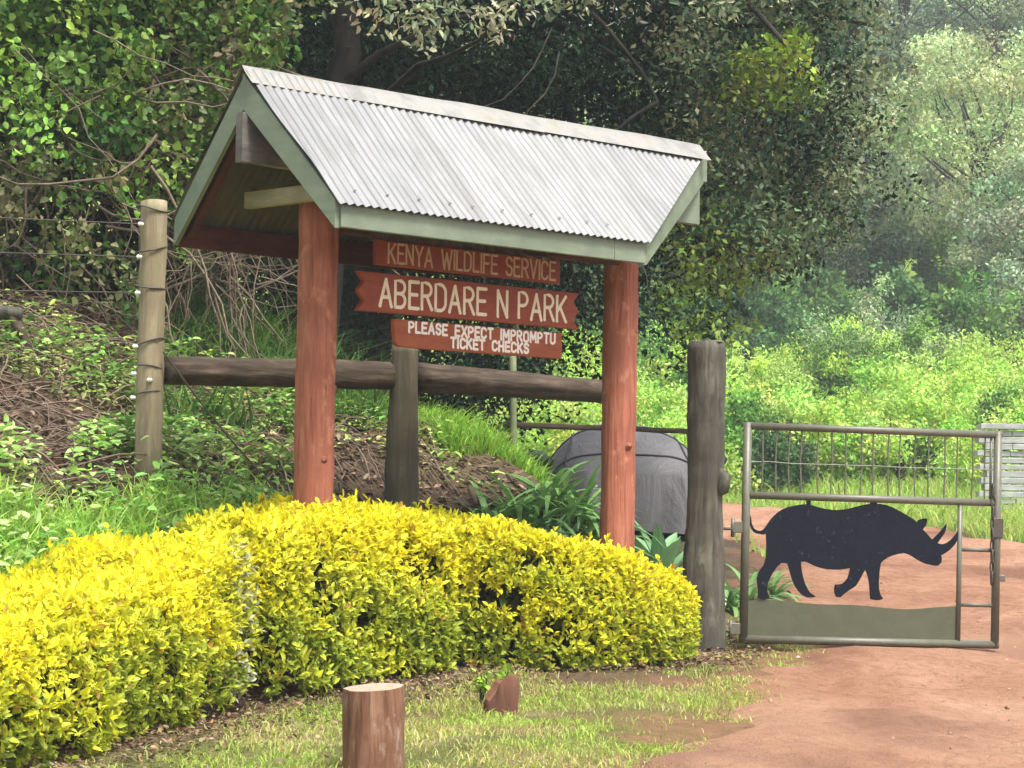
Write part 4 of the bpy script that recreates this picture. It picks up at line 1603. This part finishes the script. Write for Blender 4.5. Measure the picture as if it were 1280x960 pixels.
weeds(520, (-5, .7), (.5, 1.5), [(.38, .62, .16), (.46, .68, .20), (.52, .68, .25), (.30, .52, .12)], (.035, .085), 'broadleaf_weeds',
      'pale green broad-leaved weeds at the foot of the pale fence post', 401)
weeds(1500, (-6, 4.4), (1.7, 5.2), [(.28, .42, .09), (.34, .48, .12), (.40, .46, .15), (.40, .36, .17)], (.026, .06), 'bank_creepers',
      'scattered green creepers over the brown littered bank behind the fence', 402,
      lambda s, t, r: (n_patch(np.stack([s, t], -1) * .8) > .15 * r.normal(size=len(s)) + .1) & (s < 3.0), .16)

weeds(650, (-.3, 2.7), (1.25, 3.4), [(.16, .30, .06), (.22, .36, .08), (.28, .42, .11), (.12, .24, .05)], (.03, .075), 'bank_ferns',
      'green ferny undergrowth on the bank between the pale post and the red post', 403,
      lambda s, t, r: n_patch(np.stack([s, t], -1) * 1.1 + 5) > .2 * r.normal(size=len(s)) - .1, .2)

# tall arching grass and fern behind the rail and under the roof
N_T = 26000
s = RNG.uniform(-.6, 5.2, N_T); t = RNG.uniform(2.0, 6.4, N_T)
q = np.array([O1.x, O1.y])[None] + s[:, None] * np.array(D[:2]) - t[:, None] * np.array(N[:2])
k = (q[:, 0] / q[:, 1] > -.150) & (q[:, 0] / q[:, 1] < -.03 - .012 * (q[:, 1] - 14)) & (q[:, 1] < 18.6) & (n_patch(q * .7 + 9) > -.35)
q = q[k]; n = len(q)
h = RNG.gamma(6, .05, n).clip(.12, .6)
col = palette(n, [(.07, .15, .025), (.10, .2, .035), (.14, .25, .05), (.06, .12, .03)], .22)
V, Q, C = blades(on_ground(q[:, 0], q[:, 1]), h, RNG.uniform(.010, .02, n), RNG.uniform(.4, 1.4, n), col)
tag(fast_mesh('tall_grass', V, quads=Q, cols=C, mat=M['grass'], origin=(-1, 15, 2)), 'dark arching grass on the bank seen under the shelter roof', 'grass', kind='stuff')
# bright grassy nose of the bank
N_B = 30000
s = RNG.uniform(2.9, 5.0, N_B); t = RNG.uniform(2.05, 4.2, N_B)
q = np.array([O1.x, O1.y])[None] + s[:, None] * np.array(D[:2]) - t[:, None] * np.array(N[:2])
k = np.abs(n_patch(q * .9 + 4)) < 1.5
q = q[k]; n = len(q)
h = RNG.gamma(6, .022, n).clip(.05, .26)
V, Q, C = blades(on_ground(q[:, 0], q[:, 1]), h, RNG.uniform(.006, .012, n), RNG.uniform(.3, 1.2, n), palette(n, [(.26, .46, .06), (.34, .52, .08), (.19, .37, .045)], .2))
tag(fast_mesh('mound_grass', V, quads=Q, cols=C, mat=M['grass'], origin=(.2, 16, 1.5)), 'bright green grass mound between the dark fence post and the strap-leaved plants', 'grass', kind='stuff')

# fallen leaves
def litter(n, x, y, cols, size, name, label, seed):
    rng = np.random.default_rng(seed)
    n = len(x)
    b = on_ground(x, y, .008) + np.stack([np.zeros(n), np.zeros(n), rng.uniform(0, .02, n)], -1)
    A = unit(np.stack([rng.normal(size=n), rng.normal(size=n), rng.normal(0, .25, n)], -1))
    Nn = unit(np.stack([rng.normal(0, .4, n), rng.normal(0, .4, n), np.ones(n)], -1))
    ln = rng.uniform(size[0], size[1], n)
    V, Q, C = leaf_mesh(b, A, Nn, ln, ln * rng.uniform(.4, .7, n), palette(n, cols, .3, rng), fold=.5, curl=-.2)
    return tag(fast_mesh(name, V, quads=Q, cols=C, mat=M['litter'], origin=tuple(b.mean(0))), label, 'leaf litter', kind='stuff')


BROWN = [(.15, .09, .055), (.2, .125, .08), (.10, .062, .04), (.27, .19, .13), (.17, .125, .075)]
y = RNG.uniform(6.5, 15, 9000); x = hedge_front_x(y) + RNG.normal(.1, .28, 9000)
k = x < road_left_x(y) - .15
litter(0, x[k], y[k], BROWN + [(.2, .14, .06)], (.015, .038), 'hedge_litter', 'brown fallen leaves on the bare soil under the golden hedge', 411)
s = RNG.uniform(-6, 3.4, 28000); t = RNG.uniform(.2, 5.5, 28000)
q = np.array([O1.x, O1.y])[None] + s[:, None] * np.array(D[:2]) - t[:, None] * np.array(N[:2])
litter(0, q[:, 0], q[:, 1], BROWN, (.025, .07), 'bank_litter', 'brown dead leaves covering the bank behind the fence', 412)

# pebbles and clods on the road
N_P = 3000
y = RNG.uniform(7.5, 24, N_P); x = road_left_x(y) + RNG.uniform(-.1, 6, N_P) ** 1.0
r = RNG.gamma(1.6, .003, N_P).clip(.002, .02)
oct_ = np.array([(1, 0, 0), (0, 1, 0), (-1, 0, 0), (0, -1, 0), (0, 0, .7), (0, 0, -.7)], float)
b = np.stack([x, y, ground_z(x, y) + .012 + r * .25], -1)
V = (b[:, None] + oct_[None] * (r[:, None, None] * RNG.uniform(.6, 1.3, (N_P, 6, 1)))).reshape(-1, 3)
tri = np.array([(0, 1, 4), (1, 2, 4), (2, 3, 4), (3, 0, 4), (1, 0, 5), (2, 1, 5), (3, 2, 5), (0, 3, 5)])
T = (np.arange(N_P)[:, None, None] * 6 + tri[None]).reshape(-1, 3)
C = np.repeat(palette(N_P, [(.40, .21, .135), (.5, .3, .21), (.3, .15, .09)], .25), 6, 0)
tag(fast_mesh('road_pebbles', V, tris=T, cols=C, mat=M['litter'], origin=(4, 14, .5)), 'small red clods and pebbles strewn over the dirt road', 'pebbles', kind='stuff')

# grass along the far edge of the road and through the field
N_F = 60000
y = RNG.uniform(22, 46, N_F); x = RNG.uniform(-2, 13, N_F)
k = ~poly_mask(ROAD_POLY, x, y) & ((x > 2.4) | (y > 33)) & (x < 2.5 + y * .24)
x, y = x[k], y[k]; n = len(x)
h = RNG.gamma(5, .035, n).clip(.05, .4)
V, Q, C = blades(on_ground(x, y), h, RNG.uniform(.012, .025, n), RNG.uniform(.3, 1.2, n), palette(n, [(.26, .42, .06), (.34, .48, .09), (.40, .46, .13)], .2))
tag(fast_mesh('field_grass', V, quads=Q, cols=C, mat=M['grass'], origin=(5, 30, 1.2)), 'bright green grass along the far side of the dirt road', 'grass', kind='stuff')


# ------------------------------------------------------------------ woody plants
def leaf_clumps(centers, radii, per, size, cols_of, rng, fine=False, flat=.75, upbias=.5, aspect=.5, droop=0.0):
    """gaussian clumps of leaves; cols_of: palette list per clump index"""
    C_, K_ = [], []
    for i, (c, r) in enumerate(zip(centers, radii)):
        n = max(4, int(per * (r / np.mean(radii)) ** 1.6))
        d = rand_dirs(n, rng) * (rng.random((n, 1)) ** .42) * r
        d[:, 2] *= flat
        C_.append(np.asarray(c)[None] + d)
        base = palette(1, cols_of[i], .12, rng)
        K_.append(base * (1 + .22 * rng.normal(size=(n, 1)).clip(-1.5, 2)) * (1 + .06 * rng.normal(size=(n, 3))))
    P_ = np.concatenate(C_); K = np.clip(np.concatenate(K_), .004, .9)
    n = len(P_)
    A = unit(rng.normal(size=(n, 3)) + np.array([0, 0, -droop]))
    Nn = unit(rng.normal(size=(n, 3)) * .7 + np.array([0, -.15, upbias]))
    ln = rng.uniform(size[0], size[1], n)
    return leaf_mesh(P_, A, Nn, ln, ln * rng.uniform(aspect * .8, aspect * 1.25, n), K, fine=fine)


def limb(m, a, b, r0, r1, g, bow=.12, n=5, sides=6):
    a, b = Vector(a), Vector(b)
    L = (b - a).length
    mid = Vector((g.uniform(-1, 1), g.uniform(-1, 1), g.uniform(-.3, .8))) * bow * L
    pts = [a.lerp(b, i / n) + mid * math.sin(math.pi * i / n) + Vector((g.uniform(-1, 1), g.uniform(-1, 1), g.uniform(-1, 1))) * .02 * L * (0 < i < n) for i in range(n + 1)]
    m.tube(pts, [r0 + (r1 - r0) * i / n for i in range(n + 1)], sides, False)
    return pts


def tree(name, label, base, trunk_top, r_trunk, centers, radii, per, size, cols_of, seed, mat='leaf', group=None, cat='tree', bark='bark', fine=False, hub=.6, limb_every=1, **kw):
    rng = np.random.default_rng(seed)
    g = random.Random(seed)
    o = empty(name, base)
    tag(o, label, cat, group)
    base = Vector(base); tt = Vector(trunk_top)
    m = MB()
    n = 8
    jit = (tt - base).length * .02
    pts = [base.lerp(tt, i / n) + Vector((g.uniform(-jit, jit), g.uniform(-jit, jit), 0)) * (i > 0) for i in range(n + 1)]
    pts[0].z -= .3
    m.tube(pts, [r_trunk * (1.25 - .85 * i / n) if i else r_trunk * 1.5 for i in range(n + 1)], 10, True, .08, seed)
    for i, c in enumerate(centers):
        if i % limb_every:
            continue
        c = Vector(c)
        f = min(.98, max(.25, hub + (c.z - base.z - (tt.z - base.z) * .8) / max(1, (tt - base).length) * .4))
        a = base.lerp(tt, f)
        limb(m, a, c, r_trunk * .32 * (1 - f * .5), r_trunk * .05, g)
    m.build('trunk', M[bark], o, True)
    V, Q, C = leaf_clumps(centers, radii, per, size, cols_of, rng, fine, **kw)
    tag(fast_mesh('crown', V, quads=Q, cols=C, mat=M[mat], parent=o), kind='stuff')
    return o


def ellipsoid_clumps(c, rx, ry, rz, n, rng, rmin, rmax, shell=.55):
    d = rand_dirs(n, rng) * (shell + (1 - shell) * rng.random((n, 1)) ** .5) * rng.uniform(.8, 1.08, (n, 1))
    d = d * np.array([rx, ry, rz])
    return np.asarray(c)[None] + d, rng.uniform(rmin, rmax, n)


# ---- climber thicket on top of the bank, left
rng = np.random.default_rng(501)
GREENV = [(.07, .155, .035), (.10, .2, .045), (.14, .25, .055)]
LIME = [(.24, .38, .06), (.30, .44, .085), (.18, .32, .055)]
OLIVE = [(.20, .21, .09), (.25, .25, .12), (.15, .16, .07)]


def thicket(name, label, region, depth, n_cl, per, size, rr, seed, colf, stem_n, stem_box, n_back):
    rng = np.random.default_rng(seed)
    g = random.Random(seed)
    cs, rs, cols = [], [], []
    tries = 0
    while len(cs) < n_cl and tries < n_cl * 30:
        tries += 1
        px, py = rng.uniform(region[0], region[1]), rng.uniform(region[2], region[3])
        Y = rng.uniform(*depth)
        p = P(px, py, Y)
        kind = colf(px, py, rng)
        if kind is None:
            continue
        if p.z < float(ground_z(p.x, p.y, False)) + .1:
            continue
        cs.append(np.array(p)); rs.append(rng.uniform(*rr)); cols.append(kind)
    o = empty(name, (float(np.mean([c[0] for c in cs])), float(np.mean([c[1] for c in cs])), 0))
    o.location.z = float(ground_z(o.location.x, o.location.y))
    tag(o, label, 'thicket', 'climber thickets on the bank')
    V, Q, C = leaf_clumps(cs, rs, per, size, cols, rng, True, .9, .35, .75, .3)
    tag(fast_mesh('foliage', V, quads=Q, cols=C, mat=M['leaf'], parent=o), kind='stuff')
    m = MB()
    for q in range(stem_n):
        px, py = g.uniform(stem_box[0], stem_box[1]), g.uniform(stem_box[2], stem_box[3])
        Y = g.uniform(depth[0] - .1, depth[1])
        a = P(px, py, Y)
        th = g.gauss(-1.25, .75)
        L = g.uniform(.35, 1.5)
        cur = a.copy(); pts = [cur.copy()]
        for i in range(7):
            th += g.uniform(-.5, .5)
            cur = cur + Vector((math.cos(th), g.uniform(-.4, .4), math.sin(th))) * (L / 7)
            pts.append(cur.copy())
        r = g.choice((.004, .005, .006, .008, .012))
        m.tube(pts, [r * (1 - .08 * i) for i in range(8)], 5, False)
    tag(m.build('stems', M['stem'], o, True), kind='stuff')
    # leaves and dead stuff deep inside, the interior's shade put into their colours
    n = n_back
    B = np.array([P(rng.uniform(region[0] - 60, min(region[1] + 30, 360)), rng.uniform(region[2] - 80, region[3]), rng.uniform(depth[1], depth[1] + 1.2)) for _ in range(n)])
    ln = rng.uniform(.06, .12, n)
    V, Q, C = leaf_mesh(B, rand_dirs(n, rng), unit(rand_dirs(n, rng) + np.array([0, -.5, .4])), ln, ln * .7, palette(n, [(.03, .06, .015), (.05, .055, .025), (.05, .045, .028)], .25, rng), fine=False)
    tag(fast_mesh('inner_foliage', V, quads=Q, cols=C, mat=M['leaf'], parent=o), kind='stuff')
    return o


def col_left(px, py, r):
    # big green leaves high up; thinner and browner low down
    low = (py - 130) / 260 + (px - 100) / 900
    if r.random() < max(0, min(.86, low)):
        return None
    if py > 200 and r.random() < .45:
        return OLIVE
    return LIME if r.random() < .38 else GREENV


thicket('climber_thicket', 'tangle of green climbers and bare brown stems on the bank at the left edge', (-170, 205, -230, 430), (15.2, 16.6), 430, 46, (.034, .078), (.12, .26), 511, col_left, 210, (-120, 200, 30, 420), 13000)


def col_mid(px, py, r):
    if px > 320 + (150 - py) * .35:
        return None
    low = (py - 170) / 220
    if r.random() < max(0, min(.85, low)):
        return None
    return (LIME if r.random() < .2 else OLIVE if r.random() < .5 else GREENV)


thicket('climber_thicket', 'twiggy olive climber thicket directly left of the shelter gable', (195, 400, -230, 330), (15.6, 17.2), 310, 42, (.032, .07), (.12, .25), 512, col_mid, 190, (180, 330, 60, 400), 9000)

# dead vine stems lying on the bank under the rail
vt = MB()
g = random.Random(77)
for q in range(950):
    px, py = g.uniform(-40, 500), g.uniform(400, 640)
    s_v, t_v = g.uniform(-3.5, 2.9), g.uniform(.9, 4.2)
    p = O1 + D * s_v - N * t_v
    th = g.uniform(0, 6.28)
    pts = []
    x, y = p.x, p.y
    L = g.uniform(.3, 1.1)
    hgt = g.uniform(.01, .16)
    for i in range(7):
        th += g.uniform(-.5, .5)
        x += math.cos(th) * L / 7; y += math.sin(th) * L / 7
        pts.append(Vector((x, y, float(ground_z(x, y)) + .01 + hgt * math.sin(math.pi * i / 6) + g.uniform(0, .02))))
    vt.tube(pts, g.choice((.0025, .0035, .0035, .006)), 4, False)
tag(vt.build('dead_vines', M['stem'], None, True), 'dry brown vine stems sprawling over the bank under the log rail', 'vines', kind='stuff')

# ---- the dark tree behind the shelter
rng = np.random.default_rng(601)
cs, rs, cols = [], [], []
DARK_SHADE = [(.010, .022, .009), (.015, .032, .012), (.012, .026, .015)]  # leaf greens darkened to stand for the shade in the hollow
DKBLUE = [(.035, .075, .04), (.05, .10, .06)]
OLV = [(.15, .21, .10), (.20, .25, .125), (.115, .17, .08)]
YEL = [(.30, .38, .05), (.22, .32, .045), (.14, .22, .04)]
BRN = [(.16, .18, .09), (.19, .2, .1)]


def add_cl(n, x0, x1, y0, y1, Ya, Yb, ra, rb, pal, cond=None):
    k = 0
    while k < n:
        px, py, Y = rng.uniform(x0, x1), rng.uniform(y0, y1), rng.uniform(Ya, Yb)
        if cond and not cond(px, py):
            continue
        p = P(px, py, Y)
        if p.z < float(ground_z(p.x, p.y, False)) + .15:
            k += 1
            continue
        cs.append(np.array(p)); rs.append(rng.uniform(ra, rb)); cols.append(pal[int(rng.integers(0, len(pal)))] if isinstance(pal[0], list) else pal)
        k += 1


edge = lambda px, py: px < 1105 - max(0, (py - 240)) * 1.15 - max(0, 60 - py) * .3
add_cl(330, 330, 1000, -160, 540, 20.0, 24, .45, .85, [DARK_SHADE, DARK_SHADE, DKBLUE], lambda a, b: b < 540 - max(0, a - 600) * .75)                               # depth of the hollow, shade carried by the leaf colours
add_cl(170, 330, 860, -80, 300, 18.6, 20.3, .22, .45, [DARK_SHADE, DARK_SHADE, DKBLUE])
add_cl(215, 850, 1110, -120, 335, 18.2, 20.6, .2, .42, [OLV, OLV, OLV, BRN, DKBLUE, DARK_SHADE], edge)                # olive outer skirt
add_cl(34, 800, 960, 270, 450, 18.2, 19.8, .2, .42, [DARK_SHADE, DKBLUE, LIME], lambda a, b: a < 985 - (b - 300) * .55)
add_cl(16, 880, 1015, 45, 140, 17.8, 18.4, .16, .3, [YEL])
add_cl(24, 770, 900, 60, 240, 18.6, 19.6, .2, .35, [DKBLUE, DARK_SHADE, OLV])
# the part of the crown above and beside the picture: one broad dome
c2, r2 = ellipsoid_clumps((.2, 20.5, 8.8), 4.3, 4.6, 3.4, 210, rng, .6, 1.0, .35)
for c, r in zip(c2, r2):
    if c[2] > 6.2:
        cs.append(c); rs.append(r); cols.append(OLV if rng.random() < .5 else DARK_SHADE)
bz = float(ground_z(-1.75, 21.5, False))
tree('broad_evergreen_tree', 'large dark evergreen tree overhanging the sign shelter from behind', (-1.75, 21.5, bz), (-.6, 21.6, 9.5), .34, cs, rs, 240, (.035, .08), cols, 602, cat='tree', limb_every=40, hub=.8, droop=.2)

# bare twigs hanging in its shade
m = MB()
g = random.Random(606)
for q in range(36):
    px, py = g.uniform(380, 1080), g.uniform(-20, 330)
    if px > 860 and g.random() < .3:
        continue
    a = P(px, py, g.uniform(18.2, 20.5))
    th = g.uniform(-2.8, -.3); L = g.uniform(.3, 1.3)
    cur = a.copy(); pts = [cur.copy()]
    for i in range(6):
        th += g.uniform(-.4, .4)
        cur = cur + Vector((math.cos(th), g.uniform(-.3, .3), math.sin(th))) * L / 6
        pts.append(cur.copy())
    m.tube(pts, [.007 - .0009 * i for i in range(7)], 5, False)
TREE = [o for o in COL.objects if o.name.startswith('broad_evergreen_tree')][0]
tag(m.build('twigs', M['twig'], TREE, True), kind='stuff')
mm = MB()
for a, b in (((738, 15), (822, 128)), ((822, 128), (775, 160))):
    limb(mm, P(*a, 18.3), P(*b, 18.3), .02, .012, g, .05, 6, 7)
tag(mm.build('limb', M['bark'], TREE, True), kind='stuff')

# pale-leaved tree that leans over the roof from the left
cs, rs, cols = [], [], []
rng = np.random.default_rng(611)
PALE = [(.27, .31, .19), (.32, .35, .22), (.21, .26, .15), (.36, .37, .22)]
add_cl(46, 390, 700, -60, 62, 15.2, 16.6, .12, .24, PALE, lambda a, b: b < 38 + 26 * math.sin((a - 470) / 60.) + (16 if a > 600 else -6))
add_cl(26, 300, 900, -200, -20, 15.4, 18, .2, .4, PALE)
add_cl(30, 690, 1010, -90, 14, 16.0, 17.4, .14, .28, [PALE, OLV])
c2, r2 = ellipsoid_clumps((-1.2, 17.6, 7.4), 2.8, 2.4, 1.6, 60, rng, .35, .7, .4)
for c, r in zip(c2, r2):
    cs.append(c); rs.append(r); cols.append(PALE)
bz = float(ground_z(-1.75, 19.0, False))
tree('pale_leaved_tree', 'pale grey-green tree whose low branch hangs above the shelter ridge', (-1.75, 19.0, bz), (-1.2, 18.2, 6.9), .16, cs, rs, 60, (.045, .085), cols, 612, limb_every=60, fine=True, aspect=.42)

# ---- woodland that closes the view behind the bank, left and centre
k = 0
for (x, y, h, rx, pal, lab) in (
        (-6.0, 23.5, 9.5, 3.4, [GREENV], 'dark green tree standing behind the climbers at the far left'),
        (-3.6, 26.0, 11.0, 3.6, [DARK_SHADE, DKBLUE], 'dark tree deep in the shade behind the shelter gable'),
        (-9.5, 20.0, 9.0, 3.4, [GREENV, OLV], 'green tree beyond the left edge of the bank'),
        (-3.2, 31.5, 12.0, 3.6, [DARK_SHADE], 'tall shaded tree behind the sign boards')):
    rng = np.random.default_rng(640 + k)
    z0 = float(ground_z(x, y, False))
    c2, r2 = ellipsoid_clumps((x, y, z0 + h * .5), rx, rx * .8, h * .5, 150, rng, .6, 1.05, .4)
    c2[:, 2] = np.maximum(c2[:, 2], z0 + .5)
    pp = [pal[int(rng.integers(0, len(pal)))] for _ in c2]
    tree('woodland_tree', lab, (x, y, z0), (x + .3, y, z0 + h * .8), .28, c2, r2, 75, (.09, .18), pp, 650 + k, group='trees closing the view behind the bank', limb_every=5)
    k += 1

# ---- bright thicket of shrubs beyond the road
BRIGHT = [(.38, .58, .10), (.44, .63, .12), (.34, .53, .09), (.48, .63, .16)]
MIDG = [(.12, .24, .05), (.16, .29, .06), (.10, .2, .045)]
SILV = [(.30, .38, .19), (.35, .42, .22), (.24, .33, .15)]
DEEP = [(.06, .13, .04), (.08, .16, .05)]
HAZG = [(.2, .31, .1), (.25, .36, .12), (.16, .27, .09)]


def shrub(x, y, rx, h, pal, seed, label, group, per=150, size=(.05, .11), ncl=36, name='shrub'):
    rng = np.random.default_rng(seed)
    z0 = float(ground_z(x, y, False))
    d = rand_dirs(ncl, rng)
    d[:, 2] = np.abs(d[:, 2])
    d *= rng.uniform(.55, 1.05, (ncl, 1))
    c2 = np.array([x, y, z0 + .1])[None] + d * np.array([rx, rx * .9, h])
    r2 = rng.uniform(.22, .42, ncl) * (rx / 1.4) ** .6
    tree(name, label, (x, y, z0), (x, y, z0 + h * .45), .05 + .02 * rx, c2, r2, per, size, [pal] * ncl, seed, group=group, cat='shrub', hub=.5, limb_every=3, flat=.85)


g = random.Random(808)
LBL = 'yellow-green shrub, one of many filling the slope beyond the dirt road'
GRP = 'bright shrubs on the slope beyond the road'
seed = 900
for row, (Y, hx, n, hh_) in enumerate(((38.5, .0, 13, 1.35), (41.5, .0, 13, 1.6), (45.5, 0, 12, 1.9), (50, 0, 11, 2.1))):
    x0, x1 = .6 + row * .1, Y * .24 + 1.2
    for i in range(n):
        x = x0 + (x1 - x0) * (i + g.uniform(.15, .85)) / n
        yy = Y + g.uniform(-1.3, 1.3)
        pal = BRIGHT if g.random() < (.92 if row < 2 else .75) else MIDG
        if poly_mask(ROAD_POLY, np.array([x]), np.array([yy - .6]))[0]:
            continue
        shrub(x, yy, g.uniform(.85, 1.35) + .12 * row, hh_ * g.uniform(.65, 1.15), pal, seed, LBL, GRP)
        seed += 1
for k, (px, Y, rx, h, pal, lab) in enumerate((
        (1105, 48.0, 1.9, 2.9, SILV, 'large pale silvery green shrub in the middle of the slope'),
        (1175, 47.0, 1.0, 2.2, MIDG, 'darker green shrub at the right flank of the silvery shrub'),
        (1035, 46.5, 1.0, 2.0, SILV, 'smaller silvery shrub left of the large silvery one'),
        (870, 44.0, 1.3, 2.3, MIDG, 'mid green shrub showing above the gate post'),
        (970, 33.8 + 3.5, .55, .8, DEEP, 'small dark green shrub seen through the hinge side of the gate mesh'),
        (1262, 40.5, .9, 1.5, MIDG, 'mid green shrub behind the slatted notice board'))):
    shrub(P(px, 600, Y).x, Y, rx, h, pal, 1001 + k, lab, None, per=170, ncl=36)
# darker bushes at the wood's edge
for i in range(9):
    Y = 56 + g.uniform(-1.5, 2.5)
    x = 1.5 + i * 1.65 + g.uniform(-.4, .4)
    shrub(x, Y, g.uniform(1.4, 2.0), g.uniform(2.2, 3.4), DEEP if g.random() < .6 else MIDG, 1050 + i, 'dark green bush in the row along the foot of the far trees', 'dark bushes below the far trees', per=80, size=(.1, .2))

for row, (Y0, n_, h_) in enumerate(((60, 10, 3.2), (64.5, 11, 3.6), (70, 11, 4.2), (76, 11, 5.0))):
    for i in range(n_):
        x = .5 + i * (Y0 * .03 + .05) * 1.0 + g.uniform(-.5, .5) + row * .2
        if Y0 < 66 and abs(x - 12.6) < 1.7:
            continue
        shrub(x, Y0 + g.uniform(-1.5, 1.5), g.uniform(1.5, 2.3), h_ * g.uniform(.6, 1.1), [MIDG, HAZG, DEEP][g.randrange(3)], 1300 + row * 20 + i, 'hazy green bush in the undergrowth between the far trunks', 'undergrowth below the far trees', per=80, size=(.12, .24))

# ---- far trees on the hillside
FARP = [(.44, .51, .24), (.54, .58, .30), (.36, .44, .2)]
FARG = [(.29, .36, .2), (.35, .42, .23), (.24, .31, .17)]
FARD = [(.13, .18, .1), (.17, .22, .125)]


def far_tree(px, Y, top_py, rx, pal, lab, seed, ncl=64, low=.28, grp='far trees on the hillside'):
    rng = np.random.default_rng(seed)
    x = P(px, 480, Y).x
    z0 = float(ground_z(x, Y, False))
    zt = P(px, top_py, Y).z
    h = zt - z0
    cz = z0 + h * (low + 1) / 2
    c2, r2 = ellipsoid_clumps((x, Y, cz), rx, rx, h * (1 - low) / 2, ncl, rng, .55, 1.05, .5)
    r2 = r2 * (.55 + rx * .14)
    tree('hillside_tree', lab, (x, Y, z0), (x + .3, Y, z0 + h * .75), .12 + h * .012, c2, r2, 190, (.09, .19), [pal] * ncl, seed, group=grp, limb_every=3, flat=.62, upbias=.9)


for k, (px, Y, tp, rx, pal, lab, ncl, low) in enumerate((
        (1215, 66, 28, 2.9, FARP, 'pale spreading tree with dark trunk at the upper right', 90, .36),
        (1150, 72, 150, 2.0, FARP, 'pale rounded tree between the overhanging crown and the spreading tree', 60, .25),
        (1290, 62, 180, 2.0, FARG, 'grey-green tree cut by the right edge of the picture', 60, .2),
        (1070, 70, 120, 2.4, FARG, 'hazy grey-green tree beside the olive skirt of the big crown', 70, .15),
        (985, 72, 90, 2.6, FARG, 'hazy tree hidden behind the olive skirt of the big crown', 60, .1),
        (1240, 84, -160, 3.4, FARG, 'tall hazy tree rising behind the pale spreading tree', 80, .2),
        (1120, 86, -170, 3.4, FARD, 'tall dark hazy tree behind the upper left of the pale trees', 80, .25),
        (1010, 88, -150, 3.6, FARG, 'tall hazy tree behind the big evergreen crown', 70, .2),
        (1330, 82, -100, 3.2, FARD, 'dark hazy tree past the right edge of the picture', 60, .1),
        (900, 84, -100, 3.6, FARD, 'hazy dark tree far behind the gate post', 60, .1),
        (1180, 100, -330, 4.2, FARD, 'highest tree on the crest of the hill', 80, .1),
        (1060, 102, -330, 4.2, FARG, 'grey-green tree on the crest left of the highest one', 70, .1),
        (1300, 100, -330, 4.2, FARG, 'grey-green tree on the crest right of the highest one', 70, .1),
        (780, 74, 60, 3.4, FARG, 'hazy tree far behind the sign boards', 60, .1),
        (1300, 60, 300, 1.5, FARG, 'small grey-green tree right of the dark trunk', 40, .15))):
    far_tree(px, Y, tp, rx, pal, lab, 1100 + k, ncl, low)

# the wood beyond, too far off to count
rng = np.random.default_rng(1200)
n = 900
Y = rng.uniform(92, 130, n); X = rng.uniform(-55, 75, n)
c2 = np.stack([X, Y, ground_z(X, Y, False) + rng.uniform(.5, 10, n)], -1)
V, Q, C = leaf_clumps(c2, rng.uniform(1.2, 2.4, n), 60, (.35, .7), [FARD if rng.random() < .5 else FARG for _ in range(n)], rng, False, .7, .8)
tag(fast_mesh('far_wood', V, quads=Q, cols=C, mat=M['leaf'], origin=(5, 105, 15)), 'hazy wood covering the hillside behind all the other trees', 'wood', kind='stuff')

# seedling weed beside the broken stump, sprigs at the hedge foot
def seedling(px, py, Y, n, h, label, seed):
    rng = np.random.default_rng(seed)
    b = P(px, py, Y)
    z0 = float(ground_z(b.x, Y))
    o = empty('seedling', (b.x, Y, z0))
    tag(o, label, 'plant')
    m = MB()
    B = []
    for q in range(4):
        e = Vector((b.x + rng.normal(0, .05), Y + rng.normal(0, .04), z0 + h * rng.uniform(.6, 1)))
        m.tube([(b.x, Y, z0 - .02), (Vector((b.x, Y, z0)) + e) / 2 + Vector((.01, 0, 0)), e], .003, 4, False)
        for j in range(n // 4):
            B.append(np.array(Vector((b.x, Y, z0)).lerp(e, rng.uniform(.3, 1))))
    m.build('stem', M['hedgewood'], o)
    B = np.array(B)
    ln = rng.uniform(.03, .06, len(B))
    V, Q, C = leaf_mesh(B, unit(rng.normal(size=B.shape) + np.array([0, 0, .3])), unit(rng.normal(0, .4, B.shape) + np.array([0, 0, 1])), ln, ln * .55, palette(len(B), [(.25, .42, .05), (.33, .48, .07)], .2, rng))
    tag(fast_mesh('leaves', V, quads=Q, cols=C, mat=M['leaf'], parent=o), kind='stuff')


seedling(600, 872, 11.35, 36, .16, 'bright green seedling growing left of the broken stump', 71)
seedling(628, 845, 11.9, 20, .10, 'small green seedling right behind the broken stump', 72)
seedling(905, 800, 14.2, 20, .10, 'green seedling at the foot of the gate post', 73)

# ------------------------------------------------------------------ moist air
HZ = (-170, 170, -40, 195, -8, 62)
m = MB().box(((HZ[0] + HZ[1]) / 2, (HZ[2] + HZ[3]) / 2, (HZ[4] + HZ[5]) / 2), ((HZ[1] - HZ[0]) / 2, 0, 0), (0, (HZ[3] - HZ[2]) / 2, 0), (0, 0, (HZ[5] - HZ[4]) / 2))
hm = bpy.data.materials.new('moist_air')
hm.use_nodes = True
hm.node_tree.nodes.clear()
pv = hm.node_tree.nodes.new("ShaderNodeVolumePrincipled")
pv.inputs["Color"].default_value = (.88, .95, 1.0, 1)
pv.inputs["Density"].default_value = .0011
pv.inputs["Anisotropy"].default_value = .0
oo_ = hm.node_tree.nodes.new("ShaderNodeOutputMaterial")
hm.node_tree.links.new(pv.outputs[0], oo_.inputs["Volume"])
tag(m.build('haze', hm), kind='stuff')
